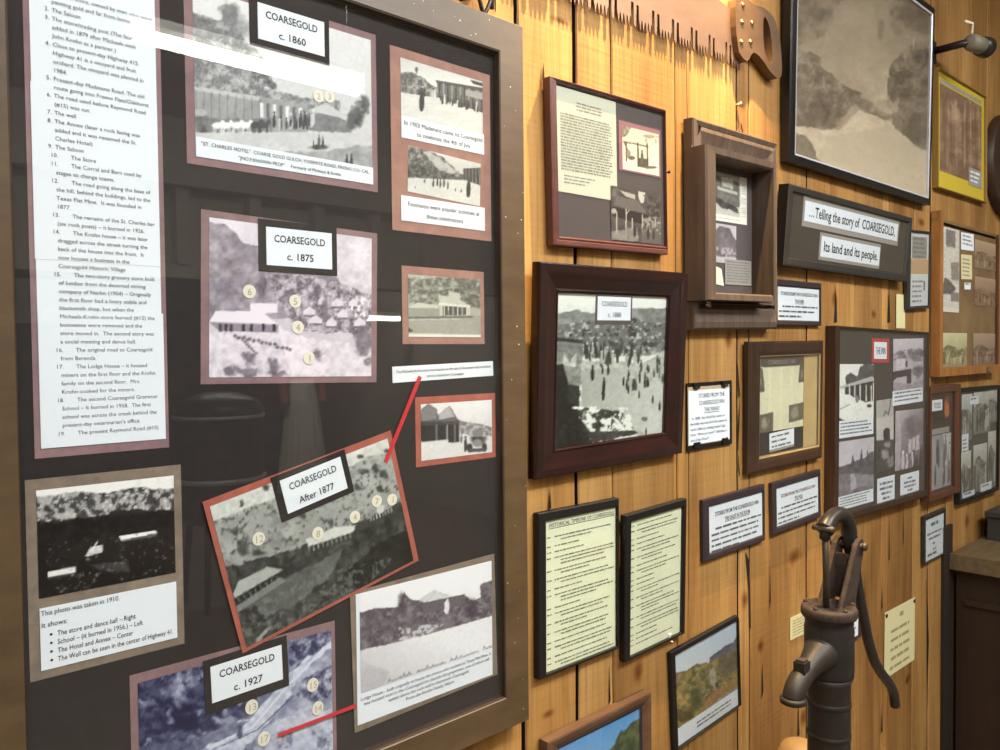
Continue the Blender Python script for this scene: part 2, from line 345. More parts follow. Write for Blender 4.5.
SB={
'board.list_mat':(0.2911, 1.7346, 0.1436, 0.4908, 0.0),
'board.list_paper':(0.2912, 1.7405, 0.1317, 0.4813, 0.0),
'board.m1860':(0.5307, 1.9463, 0.2777, 0.2258, 0.0),
'board.p1860':(0.5315, 1.9463, 0.2577, 0.2061, 0.0),
'board.cap1860':(0.532, 1.8554, 0.2581, 0.0243, 0.0),
'board.k1860':(0.5336, 2.0284, 0.1162, 0.0623, 0.0),
'board.w1860':(0.5353, 2.0304, 0.0973, 0.0464, 0.0),
'board.mJul':(0.7929, 1.9166, 0.1975, 0.27, 0.0),
'board.pJul1':(0.7938, 1.9954, 0.1625, 0.0843, 0.0),
'board.capJul1':(0.7947, 1.9365, 0.1642, 0.0328, 0.0),
'board.pJul2':(0.7959, 1.873, 0.1441, 0.0685, -0.0388),
'board.capJul2':(0.7934, 1.8158, 0.1666, 0.0374, 0.0),
'board.m1875':(0.5351, 1.6687, 0.2595, 0.216, -0.0234),
'board.p1875':(0.5355, 1.6687, 0.2395, 0.1987, -0.0215),
'board.k1875':(0.5404, 1.7421, 0.1166, 0.0677, 0.0),
'board.w1875':(0.5416, 1.7415, 0.0976, 0.0498, 0.0),
'board.mStore':(0.7921, 1.6717, 0.164, 0.1172, 0.0),
'board.pStore':(0.7933, 1.6709, 0.1447, 0.0936, 0.0),
'board.cStrip':(0.7917, 1.5703, 0.2017, 0.0241, 0.0263),
'board.mCar':(0.8141, 1.4791, 0.1644, 0.1064, 0.0),
'board.pCar':(0.8149, 1.478, 0.1461, 0.0866, 0.0),
'board.m1910':(0.2927, 1.3571, 0.1672, 0.2198, 0.0),
'board.p1910':(0.2934, 1.3956, 0.1476, 0.1183, 0.0),
'board.cap1910':(0.2936, 1.2912, 0.1476, 0.0686, 0.0),
'board.m1877':(0.5671, 1.3508, 0.2913, 0.208, 0.2351),
'board.p1877':(0.5666, 1.3484, 0.2756, 0.1941, 0.2324),
'board.k1877':(0.5558, 1.4208, 0.1157, 0.0634, 0.2399),
'board.w1877':(0.5564, 1.4212, 0.0956, 0.047, 0.2451),
'board.m1927':(0.4489, 1.1288, 0.2751, 0.1932, 0.0),
'board.p1927':(0.4502, 1.1295, 0.26, 0.1697, 0.0),
'board.k1927':(0.4562, 1.187, 0.1138, 0.0687, 0.0393),
'board.w1927':(0.4561, 1.1881, 0.0969, 0.0465, 0.032),
'board.mLodge':(0.7524, 1.161, 0.2784, 0.2038, 0.0223),
'board.paperLodge':(0.7513, 1.1605, 0.262, 0.1898, 0.0),
'board.pLodge':(0.7541, 1.1826, 0.2559, 0.1442, 0.0),
'plum.letter':(-0.0653, 0.0444, 0.169, 0.1873, 0.0),
'plum.mGaz':(0.0941, 0.0574, 0.134, 0.0958, 0.0),
'plum.pGaz':(0.0964, 0.0546, 0.1188, 0.0838, 0.0),
'plum.pPorch':(0.0784, -0.0751, 0.16, 0.1035, 0.0),
'plum.open':(0.0102, 0.0054, 0.3224, 0.2706, 0.0),
'mahog.open':(0.0016, -0.0017, 0.3286, 0.2796, 0.0),
'mahog.k':(-0.0015, 0.1087, 0.11, 0.0545, 0.0),
'mahog.w':(-0.0014, 0.1124, 0.0993, 0.0453, 0.0),
'shadow.step':(0.0068, 0.0192, 0.3179, 0.3758, 0.0),
'shadow.inner':(-0.0422, -0.0006, 0.2769, 0.324, 0.0),
'shadow.open':(-0.0215, -0.0015, 0.2355, 0.2884, 0.0),
'shadow.clip':(-0.0005, 0.0745, 0.1458, 0.1086, 0.0),
'shadow.ph':(-0.0248, -0.0298, 0.0987, 0.0871, 0.0),
'shadow.note':(0.0324, -0.0924, 0.1136, 0.0579, 0.0),
'sepia.open':(0.0104, 0.0007, 0.8938, 0.5838, 0.0),
'sign.m1':(0.0071, 0.0434, 0.6122, 0.0743, 0.0),
'sign.w1':(0.0069, 0.0454, 0.5927, 0.0508, 0.0),
'sign.m2':(-0.002, -0.0352, 0.387, 0.0713, 0.0),
'sign.w2':(-0.0001, -0.0354, 0.3728, 0.0538, 0.0),
'purple.w':(0.0093, -0.0022, 0.2299, 0.0881, 0.0),
'narrow.w':(0.0138, 0.001, 0.1552, 0.2344, -0.042),
'piano.w':(0.0082, -0.0019, 0.1708, 0.1204, 0.0),
'news.open':(0.0249, -0.0025, 0.3151, 0.2496, 0.0),
'news.black':(-0.0141, -0.0003, 0.2347, 0.2425, 0.0),
'news.note':(-0.0109, -0.0922, 0.125, 0.0465, 0.0),
'inn.open':(0.0114, 0.0063, 0.6411, 0.5113, 0.0),
'inn.label':(-0.0289, 0.2053, 0.1267, 0.0715, 0.0),
'inn.pA':(-0.1906, 0.0627, 0.2304, 0.2047, 0.0),
'inn.pB':(0.188, 0.1426, 0.2459, 0.2051, 0.0301),
'inn.pC':(-0.189, -0.1439, 0.2374, 0.1901, 0.0),
'inn.pD':(0.012, -0.049, 0.1275, 0.2153, 0.0302),
'inn.pE':(0.2008, -0.0726, 0.2283, 0.1857, 0.0),
'inn.c1':(0.0212, -0.2135, 0.1293, 0.0755, 0.0),
'inn.c2':(0.2083, -0.2131, 0.1529, 0.0643, 0.0),
'ghost.w':(0.0129, -0.0032, 0.2385, 0.1086, 0.0),
'well.w':(0.0112, -0.0015, 0.2309, 0.0998, 0.0),
'tl1.w':(0.0087, -0.006, 0.1998, 0.2742, 0.0),
'tl2.w':(0.0047, -0.0055, 0.1757, 0.2747, 0.0),
'land.w':(0.0112, -0.0056, 0.2551, 0.2062, 0.0),
'land.cap':(0.0121, -0.0922, 0.2543, 0.033, 0.0),
'brown.open':(0.0067, -0.0022, 0.2497, 0.1808, 0.0),
'yellow.open':(-0.0024, 0.0099, 0.4334, 0.2933, 0.0),
'yellow.note':(0.1443, -0.1184, 0.1417, 0.0626, 0.0323),
'case.open':(0.0318, -0.0011, 0.6319, 0.4906, 0.0),
'case.news':(-0.1916, 0.0976, 0.172, 0.2899, 0.0),
'case.n1':(-0.0192, 0.2106, 0.135, 0.0612, 0.0338),
'case.n2':(-0.0279, 0.119, 0.1146, 0.0881, 0.0429),
'case.n3':(-0.0171, 0.0509, 0.0662, 0.024, 0.0387),
'case.pa':(-0.1559, -0.1791, 0.2737, 0.1192, 0.0),
'case.pb':(0.2009, -0.1803, 0.3023, 0.1229, 0.0),
'case.pc':(0.2008, 0.1752, 0.2858, 0.1041, 0.0361),
'case.pd':(0.2037, 0.037, 0.2863, 0.1087, 0.029),
'slim.label':(-0.0581, 0.1264, 0.1049, 0.037, 0.0),
'slim.red':(-0.0294, 0.1191, 0.1792, 0.0935, 0.0414),
'slim.cap':(-0.0271, 0.0377, 0.1739, 0.0189, 0.0),
'slim.p':(-0.0177, -0.067, 0.1891, 0.1843, 0.0),
'right25.open':(0.0338, -0.0002, 0.4408, 0.3948, 0.0),
'grey21.w':(0.0213, -0.0065, 0.1761, 0.1424, 0.0),
'note19b.w':(0.0094, -0.0031, 0.1375, 0.0773, 0.0476),
}
# ================================================================== the setting
def plank_mat():
    m = bpy.data.materials.new('rough_sawn_planks'); m.use_nodes = True; nt = m.node_tree; N = nt.nodes; L = nt.links; b = N['Principled BSDF']
    tc = N.new('ShaderNodeTexCoord'); at = N.new('ShaderNodeAttribute'); at.attribute_name = 'plank_id'
    off = N.new('ShaderNodeVectorMath'); off.operation = 'MULTIPLY_ADD'; off.inputs[1].default_value = (7, 3, 11)
    L.new(at.outputs['Color'], off.inputs[0]); L.new(tc.outputs['Object'], off.inputs[2])
    def noise(sc, d=4, r=.6, dist=0):
        mp = N.new('ShaderNodeMapping'); mp.inputs['Scale'].default_value = sc; L.new(off.outputs[0], mp.inputs[0])
        n = N.new('ShaderNodeTexNoise'); n.inputs['Scale'].default_value = 1; n.inputs['Detail'].default_value = d; n.inputs['Roughness'].default_value = r; n.inputs['Distortion'].default_value = dist
        L.new(mp.outputs[0], n.inputs['Vector']); return n
    def ramp(src, stops):
        r = N.new('ShaderNodeValToRGB'); e = r.color_ramp.elements
        while len(e) < len(stops): e.new(.5)
        for k, (p, c) in zip(e, stops): k.position = p; k.color = c
        L.new(src, r.inputs[0]); return r
    def mixc(a, bb, f, mode='MIX', fv=None):
        x = N.new('ShaderNodeMix'); x.data_type = 'RGBA'; x.blend_type = mode
        if fv is not None: x.inputs[0].default_value = fv
        else: L.new(f, x.inputs[0])
        L.new(a, x.inputs[6]); L.new(bb, x.inputs[7]); return x.outputs[2]
    big = noise((7, 1, 1.1), 3, .55, .4)
    base = ramp(big.outputs['Fac'], [(.3, (.255, .122, .035, 1)), (.5, (.39, .207, .063, 1)), (.72, (.52, .30, .102, 1))])
    grain = noise((95, 1, 3.2), 5, .65, .6)
    gr = ramp(grain.outputs['Fac'], [(.28, (.62, .58, .52, 1)), (.52, (1, 1, 1, 1)), (.8, (1.12, 1.1, 1.05, 1))])
    c = mixc(base.outputs[0], gr.outputs[0], None, 'MULTIPLY', .85)
    # board to board tone
    sep = N.new('ShaderNodeSeparateColor'); L.new(at.outputs['Color'], sep.inputs[0])
    tone = ramp(sep.outputs['Red'], [(0, (.74, .70, .64, 1)), (.5, (1, 1, 1, 1)), (1, (1.12, 1.06, .98, 1))])
    c = mixc(c, tone.outputs[0], None, 'MULTIPLY', 1)
    # dark weathered streaks running down the boards
    st = noise((26, 1, 1.6), 4, .6, 1.0)
    sr = ramp(st.outputs['Fac'], [(.66, (1, 1, 1, 1)), (.78, (.45, .36, .28, 1))])
    c = mixc(c, sr.outputs[0], None, 'MULTIPLY', .8)
    # horizontal saw marks
    sw = noise((3, 1, 120), 2, .5, .3)
    swr = ramp(sw.outputs['Fac'], [(.35, (.88, .86, .83, 1)), (.6, (1, 1, 1, 1))])
    c = mixc(c, swr.outputs[0], None, 'MULTIPLY', .38)
    # knots
    wob = noise((30, 1, 30), 2, .5)
    prev = None
    for kx, kz, rx, rz in KNOTS:
        s = N.new('ShaderNodeVectorMath'); s.operation = 'MULTIPLY_ADD'
        s.inputs[1].default_value = (1/rx, 0, 1/rz); s.inputs[2].default_value = (-kx/rx, 0, -kz/rz); L.new(tc.outputs['Object'], s.inputs[0])
        l = N.new('ShaderNodeVectorMath'); l.operation = 'LENGTH'; L.new(s.outputs[0], l.inputs[0])
        if prev is None: prev = l.outputs['Value']
        else:
            mn = N.new('ShaderNodeMath'); mn.operation = 'MINIMUM'; L.new(prev, mn.inputs[0]); L.new(l.outputs['Value'], mn.inputs[1]); prev = mn.outputs[0]
    ad = N.new('ShaderNodeMath'); ad.operation = 'MULTIPLY_ADD'; ad.inputs[1].default_value = .7; L.new(wob.outputs['Fac'], ad.inputs[0]); L.new(prev, ad.inputs[2])
    kr = ramp(ad.outputs[0], [(.55, (.22, .13, .08, 1)), (.95, (.62, .42, .28, 1)), (1.0, (.8, .66, .5, 1))])
    kr.color_ramp.elements.new(.75).color = (.38, .24, .15, 1)
    k2 = N.new('ShaderNodeMath'); k2.operation = 'MULTIPLY'; k2.inputs[1].default_value = .55; L.new(ad.outputs[0], k2.inputs[0])
    kr2 = ramp(k2.outputs[0], [(.28, (.36, .25, .18, 1)), (.5, (.66, .50, .38, 1)), (.78, (1, 1, 1, 1))])
    c = mixc(c, kr2.outputs[0], None, 'MULTIPLY', 1)
    L.new(c, b.inputs['Base Color']); b.inputs['Roughness'].default_value = .62; b.inputs['Specular IOR Level'].default_value = .3
    bp = N.new('ShaderNodeBump'); bp.inputs['Strength'].default_value = .2; bp.inputs['Distance'].default_value = .003
    hm = N.new('ShaderNodeMath'); hm.operation = 'ADD'; L.new(grain.outputs['Fac'], hm.inputs[0]); L.new(sw.outputs['Fac'], hm.inputs[1])
    L.new(hm.outputs[0], bp.inputs['Height']); L.new(bp.outputs[0], b.inputs['Normal'])
    return m
KNOTS = [(1.042, .94, .019, .009), (2.838, 2.015, .036, .016), (1.305, .944, .02, .029), (1.652, 1.622, .022, .021), (1.796, .87, .019, .02),
         (1.721, 1.0, .018, .024), (1.604, 1.211, .034, .03), (1.969, 1.061, .044, .024), (1.086, 2.2, .027, .007), (2.459, 1.702, .022, .015),
         (2.198, 1.734, .019, .025), (1.322, 2.244, .02, .006), (2.736, .514, .026, .02), (.7, .7, .02, .02), (3.3, .95, .03, .03), (2.02, .62, .02, .03)]
GAPS = [-1.2, -.93, -.7, -.42, -.2, .08, .3, .52, .76, .976, 1.124, 1.229, 1.444, 1.486, 1.69, 1.748, 2.037, 2.17, 2.333, 2.526, 2.577, 2.774, 2.915, 3.08, 3.31, 3.5, 3.74, 3.9, 4.16, 4.4, 4.62, 4.9, 5.2]
GAPW = {1.229: .0012, 1.486: .0008, 2.17: .002, 1.444: .004, 1.124: .0065, .976: .008, 1.69: .006, 1.748: .006, 2.037: .006, 2.577: .003, 2.526: .004}
CRACKS = [[(1.0403, 2.114), (1.0451, 2.087), (1.0472, 2.0486), (1.0395, 2.0452), (1.0349, 2.09)],
 [(.9769, 2.1842), (.979, 2.1592), (.9718, 2.1556), (.9745, 2.1801)], [(.9234, 2.26), (.9302, 2.26), (.9276, 2.1689), (.9231, 2.1726)],
 [(1.0492, 1.3545), (1.0541, 1.315), (1.041, 1.315)],
 [(1.6826, 1.5849), (1.6925, 1.5471), (1.704, 1.4921), (1.695, 1.4858), (1.6845, 1.5475)], [(1.703, 1.485), (1.6985, 1.4215), (1.69, 1.36), (1.6845, 1.3629), (1.689, 1.4227)], [(1.686, 1.357), (1.6925, 1.345), (1.702, 1.3047), (1.698, 1.3), (1.69, 1.33)],
 [(2.192, 1.7866), (2.2108, 1.7349), (2.2173, 1.6739), (2.1863, 1.6706), (2.1984, 1.7345)],
 [(1.7125, 1.1177), (1.7398, 1.0935), (1.749, 1.0188), (1.7534, .9249), (1.7395, .9283), (1.7351, 1.0217)],
 [(2.5248, .8675), (2.533, .7973), (2.5179, .7976)], [(2.579, 1.1143), (2.5854, .9369), (2.575, .9398)], [(2.528, .5017), (2.5364, .4111), (2.5213, .4098)],
 [(2.5694, 1.7911), (2.5859, 1.6805), (2.5552, 1.68)], [(1.8008, .8337), (1.8104, .7559), (1.7958, .7353)], [(1.8402, 1.0749), (1.845, .9733), (1.8351, .9453)],
 [(1.2126, .9854), (1.2181, .9122), (1.2088, .9051)], [(1.986, .6771), (1.9972, .58), (1.9807, .5829)], [(2.8897, .8601), (2.925, .5964), (2.9054, .3955)],
 [(2.24, 1.13), (2.246, 1.02), (2.236, 1.0)], [(2.69, 1.12), (2.697, .99), (2.688, .95)], [(2.40, .95), (2.405, .8), (2.396, .82)]]
def build_wall():
    rnd = random.Random(4); pm = plank_mat(); dark = mat('dark_gap', rgb(30, 19, 10), .9)
    mb = MB(); ids = []
    def emit(vs, fs, m, pid):
        n0 = len(mb.v); mb.add(vs, fs, m); ids.extend([pid]*(len(mb.v)-n0))
    zs = np.linspace(0, 3.25, 66)
    def edge(g):
        r = np.random.RandomState(int(abs(g)*1000)); o = np.cumsum(r.randn(66))*.0009; o -= np.linspace(o[0], o[-1], 66); return o
    for i in range(len(GAPS)-1):
        a, b = GAPS[i], GAPS[i+1]; ga, gb = GAPW.get(a, .005)*1.25, GAPW.get(b, .005)*1.25
        ea, eb = a+ga/2+edge(a), b-gb/2+edge(b)*.8
        pid = (rnd.random(), rnd.random(), rnd.random()); dep = rnd.uniform(0, .0025); bev = .0025
        vs = []; fs = []; fd = []
        for k, z in enumerate(zs):
            vs += [(ea[k], .02, z), (ea[k], dep+bev, z), (ea[k]+bev, dep, z), (eb[k]-bev, dep, z), (eb[k], dep+bev, z), (eb[k], .02, z)]
        for k in range(len(zs)-1):
            for j in range(5): (fd if j in (0, 4) else fs).append((k*6+j, k*6+j+1, k*6+6+j+1, k*6+6+j))
        emit(vs, fs, pm, pid); emit(vs, fd, dark, pid)
    emit([(-1.2, .018, 0), (5.2, .018, 0), (5.2, .018, 3.25), (-1.2, .018, 3.25)], [(0, 1, 2, 3)], dark, (0, 0, 0))
    emit([(-1.2, .08, 0), (5.2, .08, 0), (5.2, .08, 3.25), (-1.2, .08, 3.25)], [(3, 2, 1, 0)], dark, (0, 0, 0))
    for c in CRACKS:
        n = len(c); mx = sum(x for x, z in c)/n; c = [(x*.62+.38*mx, z) for x, z in c] if len(c) < 8 else c; emit([(x, -.0006, z) for x, z in c], [tuple(range(n))[::-1]], dark, (0, 0, 0))
    o = mb.build('wall_back'); o['kind'] = 'structure'
    at = o.data.attributes.new('plank_id', 'FLOAT_COLOR', 'POINT')
    at.data.foreach_set('color', np.array([(*p, 1) for p in ids], np.float32).ravel())
build_wall()
def slab(name, c, d, m):
    b = MB(); b.box(c, d, m); o = b.build(name); o['kind'] = 'structure'; return o
HALL = mat('hall_wall_paint', rgb(150, 142, 124), .8, var=.15, scale=(2, 2, 2))
slab('floor', (2, -4.4, -.03), (6.6, 9.0, .06), mat('hall_floor', rgb(112, 98, 80), .5, var=.15, scale=(3, 12, 1)))
slab('ceiling', (2, -4.4, 3.29), (6.6, 9.0, .06), mat('hall_ceiling', rgb(190, 186, 172), .9))
slab('wall_left', (-1.25, -4.4, 1.63), (.1, 9.0, 3.26), HALL)
slab('wall_right', (5.25, -4.4, 1.63), (.1, 9.0, 3.26), HALL)
slab('wall_front', (2, -8.95, 1.63), (6.6, .1, 3.26), mat('hall_dark_panelling', rgb(58, 50, 42), .6, var=.2, scale=(4, 4, 1)))
# pale board band across the far wall and the panelled header beam that the display glass mirrors
slab('trim_1', (1.2, -8.86, 2.2), (3.9, .06, .48), mat('pale_band', rgb(190, 192, 168), .7))
hb = MB(); hm = mat('header_beam', rgb(176, 172, 152), .7)
hb.box((2.4, -3.80, 2.77), (5.4, .20, .38), hm); hb.box((2.4, -3.88, 2.33), (5.4, .10, .56), hm); hb.box((2.4, -3.83, 2.09), (5.4, .16, .08), hm)
for k in range(11): hb.box((.05+k*.45, -3.80, 2.35), (.075, .10, .46), hm)
o = hb.build('trim_2'); o['kind'] = 'structure'
bt = MB(); bt.box((3.075, -.004, .485), (.085, .012, .97), mat('strip_shade', rgb(38, 27, 19), .8, var=.2, scale=(20, 20, 2))); o = bt.build('shade_strip'); o['kind'] = 'structure'  # thin dark strip put on the planks as the shade beside the cabinet
TUBE = mat('lit_tube', (1, .98, .93, 1), emit=TUBE_STRENGTH)
WHITE = mat('white_enamel', rgb(215, 215, 208), .4)
def tube_light(x, y, z, L, label, n=2):
    e = empty('fluorescent_light', label, 'ceiling light', (x, y, z), 'fluorescent fixtures of the hall')
    b = MB(); b.box((0, 0, .05), (L, .06, .03), WHITE); b.box((-L/2-.01, 0, .022), (.02, .06, .085), WHITE); b.box((L/2+.01, 0, .022), (.02, .06, .085), WHITE); b.build('housing', e)
    for s in (-.45, .45):
        b = MB(); b.tube([(s*L, 0, .05), (s*L, 0, 3.26-z)], .0015, WHITE, 6); b.build('hanger_rod', e)
    for k in range(n):
        b = MB(); yy = (k-(n-1)/2)*.06; b.tube([(-L/2, yy, 0), (L/2, yy, 0)], .026, TUBE, 12); b.build('tube', e)
tube_light(1.425, -1.94, 2.7, .90, 'hanging fluorescent fixture nearest the glazed display board', 1)
tube_light(4.80, -6.0, 1.96, .40, 'low fluorescent fixture far down the hall', 1)
# ================================================================== framed things on the wall
PAPER = mat('white_paper', rgb(224, 233, 240), .7, spec=.2)
CREAM = mat('cream_paper', rgb(226, 232, 200), .7, spec=.2)
BUFF = mat('buff_paper', rgb(214, 206, 160), .7, spec=.2)
INK = mat('black_ink', rgb(38, 40, 44), .7, spec=.2)
GREYINK = mat('grey_ink', rgb(112, 118, 122), .7, spec=.2)
BLACKCARD = mat('black_card', rgb(44, 40, 40), .75, spec=.2, var=.12, scale=(60, 60, 60))
MAUVE = mat('mauve_card', rgb(146, 116, 118), .75, c2=rgb(124, 100, 105), scale=(40, 40, 40))
ROSE = mat('rose_card', rgb(168, 128, 114), .75, c2=rgb(146, 110, 100), scale=(45, 45, 45))
RUST = mat('rust_card', rgb(176, 98, 80), .75, c2=rgb(150, 84, 70), scale=(45, 45, 45))
TAUPE = mat('taupe_card', rgb(140, 126, 110), .75, c2=rgb(112, 100, 88), scale=(40, 40, 40))
RIBBON = mat('red_ribbon', rgb(196, 44, 52), .5)
STICKER = mat('cream_sticker', rgb(222, 221, 204), .6); NUM = mat('sticker_ink', rgb(166, 162, 142), .6); SOFTINK = mat('soft_ink', rgb(92, 97, 102), .7, spec=.2)

def place(name, key, label, cat, group=None):
    cx, cz, tc, W, H, rot, lean, t = FR[key]
    e = empty(name, label, cat, (0, 0, 0), group)
    e.matrix_world = Matrix.Translation((cx, -tc, cz)) @ Matrix.Rotation(lean, 4, 'X') @ Matrix.Rotation(-rot, 4, 'Y')
    return e, W, H, t-.001
def pane(e, x, z, w, h, y=.003):
    b = MB(); b.card(x, z, w, h, y, GLASS, th=.0012); return b.build('glass', e)

# ------------------------------------------------------------------ the big glazed display board
BX0, BX1, BZ0, BZ1, RAIL = .147, .957, .969, 2.144, .0545
BC = ((BX0+BX1)/2, (BZ0+BZ1)/2)
board = empty('display_board', 'large brown-framed glazed board of captioned town photographs on black backing', 'display board', (BC[0], -.035, BC[1]))
FRAMEBROWN = mat('board_frame_paint', rgb(92, 73, 50), .42, c2=rgb(72, 56, 38), scale=(9, 30, 30), spec=.5)
LIP = mat('board_inner_lip', rgb(52, 40, 32), .5)
W_, H_ = BX1-BX0, BZ1-BZ0; iw, ih = W_-2*RAIL, H_-2*RAIL
b = MB(); b.ring(W_, H_, iw, ih, 0, 0, [(0, .034), (0, .002), (.03, 0), (.97, 0), (1, .0015)], FRAMEBROWN)
b.ring(iw, ih, iw-.006, ih-.006, 0, 0, [(0, .0015), (.4, .001), (1, .013)], LIP)
rnd = random.Random(8)
for k in range(34):   # specks of wear on the paint
    s_ = rnd.choice((-1, 1)); x = W_/2-rnd.uniform(.004, RAIL-.006) if rnd.random() < .5 else rnd.uniform(-W_/2, W_/2)
    z = rnd.uniform(-H_/2, H_/2) if x > W_/2-RAIL else H_/2-rnd.uniform(.004, RAIL-.006)
    b.disc(x, z, rnd.uniform(.0005, .0013), -.0002, STICKER, 6)
b.build('frame', board)
b = MB(); b.card(0, 0, iw, ih, .0135, BLACKCARD, th=.012); b.build('backing', board)
pane(board, 0, 0, iw-.004, ih-.004, .0045)
YC = .0128
def bs(k):
    x, z, w, h, r = SB['board.'+k]; return x-BC[0], z-BC[1], w, h, r
def card(k, m, label=None, grow=0, name='photo_card', up=0):
    x, z, w, h, r = bs(k); b = MB(); b.card(x, z+up/2, w+grow, h+grow+up, YC, m, r)
    return b.build(name, board, label)
def photo(pic, k, par, lift=1):
    x, z, w, h, r = bs(k); return pic.put('photograph', w, h, x, z, YC-.0005*lift, par, r)
def title(k, wk, par, l1, l2, lift=3, blk=True):
    b = MB(); x, z, w, h, r = bs(k)
    if blk: b.card(x, z, w, h, YC-.0005*lift, BLACKCARD, r)
    x, z, w, h, r = bs(wk); b.card(x, z, w, h, YC-.0005*(lift+1), PAPER, r)
    c, n = math.cos(r), math.sin(r); yy = YC-.0005*(lift+1)-.0003
    for s_, dz, wd in ((l1, .006, .78), (l2, -.0165, .41 if len(l2) < 8 else .58)):
        b.text(s_, x-dz*n, z+dz*c, .0135, yy, INK, 'C', r, w*wd, True)
    return b.build('title_card', par)
def stickers(L, par, lift=3):
    for x, z, r, num, ry in L:
        b = MB(); y = YC-.0005*lift; b.disc(x, z, r, y, STICKER, 24, ry)
        b.text(num, x, z-r*.55, r*1.5, y-.0003, NUM, 'C'); b.build('number_sticker', par)
def on(k, q, px, py):
    """place on a print, given in its drawing units -> board"""
    x, z, w, h, r = bs(k); A = []; B = []
    for (a, d), (X, Y) in zip(((-.5, .5), (.5, .5), (.5, -.5), (-.5, -.5)), zip(q[::2], q[1::2])):
        A += [[X, Y, 1, 0, 0, 0, -a*X, -a*Y], [0, 0, 0, X, Y, 1, -d*X, -d*Y]]; B += [a, d]
    m = np.linalg.solve(np.array(A, float), np.array(B)); D = m[6]*px+m[7]*py+1; a = (m[0]*px+m[1]*py+m[2])/D*w; d = (m[3]*px+m[4]*py+m[5])/D*h
    c, n = math.cos(r), math.sin(r); return x+a*c-d*n, z+a*n+d*c
def bz(x, z): return x-BC[0], z-BC[1]

# -- numbered list
LIST = ['1. Michaels store, owned by men who were', '    panning gold and far from home.', '2. The Saloon', '3. The store/trading post (The facade was', '    added in 1879 after Michaels took', '    John Krohn as a partner.)',
 '4. Close to present-day Highway 415.', '    Highway 41 is a vineyard and fruit', '    orchard. The vineyard was planted in', '    1984.', '5. Present-day Mudstone Road. The old', '    route going into Fresno Flats/Oakhurst',
 '6. The road used before Raymond Road', '    (#15) was cut.', '7. The well', '8. The Annex (later a rock facing was', '    added and it was renamed the St.', '    Charles Hotel)', '9. The Saloon', '10.|The Store', '11.|The Corral and Barn used by', '    stages to change teams.',
 '12.|The road going along the base of', '    the hill, behind the buildings, led to the', '    Texas Flat Mine.  It was founded in', '    1877.', '13.|The remains of the St. Charles bar', '    (six rock posts) \u2013 it burned in 1926.', '14.|The Krohn house \u2013 it was later', '    dragged across the street turning the', '    back of the house into the front.  It', '    now houses a business in the', '    Coarsegold Historic Village',
 '15.|The two-story grocery store built', '    of lumber from the deserted mining', '    company of Narbo (1904) \u2013 Originally', '    the first floor had a livery stable and', '    blacksmith shop, but when the', '    Michaels-Krohn store burned (#12) the', '    businesses were removed and the', '    store moved in.  The second story was', '    a social meeting and dance hall.',
 '16.|The original road to Coarsegold', '    from Berenda', '17.|The Lodge House \u2013 it housed', '    miners on the first floor and the Krohn', '    family on the second floor.  Mrs.', '    Krohn cooked for the miners.', '18.|The second Coarsegold Grammar', '    School \u2013 It burned in 1958.  The first', '    school was across the creek behind the', "    present-day veterinarian's office", '19.|The present Raymond Road (#15)']
lc = card('list_mat', MAUVE, 'long mauve card with printed numbered list', name='list_card', up=.045)
x, z, w, h, r = bs('list_paper'); b = MB()
b.card(x, z+.022, w, h+.044, YC-.0005, PAPER); b.card(x+.001, z-h/2+.075, w+.0015, .15, YC-.0011, PAPER); b.card(x-.0005, z+.06, w+.001, .19, YC-.0009, PAPER)
size = .1/text_geo('the hill, behind the buildings, led to the')[2]
zz = z-h/2+.0125
for i, s_ in enumerate(LIST[::-1]):
    zl = zz+i*.00925; xl = x-w/2
    if '|' in s_:
        a_, c_ = s_.split('|'); b.text(a_, xl+.0165, zl, size, YC-.0014, SOFTINK); b.text(c_, xl+.037, zl, size, YC-.0014, SOFTINK)
    elif s_.startswith('    '): b.text(s_.strip(), xl+.0215, zl, size, YC-.0014, SOFTINK)
    else:
        b.text(s_[:2], xl+.0145, zl, size, YC-.0014, SOFTINK); b.text(s_[3:], xl+.0215, zl, size, YC-.0014, SOFTINK)
b.build('list_paper', lc)

# -- Coarsegold c. 1860
P = Pic(150, 122, (44, -46, 712, 145, 722, 622, 58, 520), 205, 3)
P.grad((380, 0), 212, (380, 330), 196); P.tex(10, 300)
P.wood([(40, 40), (120, 60), (200, 90), (300, 190), (360, 300), (40, 300)], 96, 165, 14, 26, .5)
P.ell(190, 52, 46, 40, 100, .95, .5); P.ell(60, 80, 26, 30, 105, .9, .5); P.ell(110, 110, 70, 26, 112, .9, .4); P.ell(230, 100, 45, 40, 120, .8, .4)
P.wood([(40, 200), (200, 220), (330, 300), (480, 330), (600, 345), (600, 440), (40, 420)], 128, 178, 10, 22, .5)
P.poly([(52, 290), (470, 350), (478, 445), (55, 436)], 150); P.poly([(52, 286), (300, 325), (300, 340), (52, 300)], 184); P.tex(14, 30, P.pm([(52, 290), (470, 350), (478, 445), (55, 436)]))
for k in range(9): P.line([(60+k*30, 300+k*4), (60+k*30, 395+k*4)], 3, 105)
for k in range(7): P.poly([(300+k*24, 345+k*3), (312+k*24, 347+k*3), (312+k*24, 395+k*4), (300+k*24, 390+k*4)], 222 if k % 2 == 0 else 95)
P.poly([(480, 400), (560, 385), (640, 420), (640, 450), (480, 440)], 118, 1, 5); P.poly([(480, 372), (545, 350), (620, 392), (600, 398)], 190)
P.crowd(350, 500, lambda x: 430, 22, 46, (45, 70, 60, 190), 8)
P.ell(90, 405, 40, 34, 100, 1, .3); P.ell(90, 430, 45, 18, 80, 1, .3); P.ell(75, 375, 28, 12, 165)
P.poly([(100, 396), (345, 398), (345, 440), (100, 442)], 112, .9, 6)
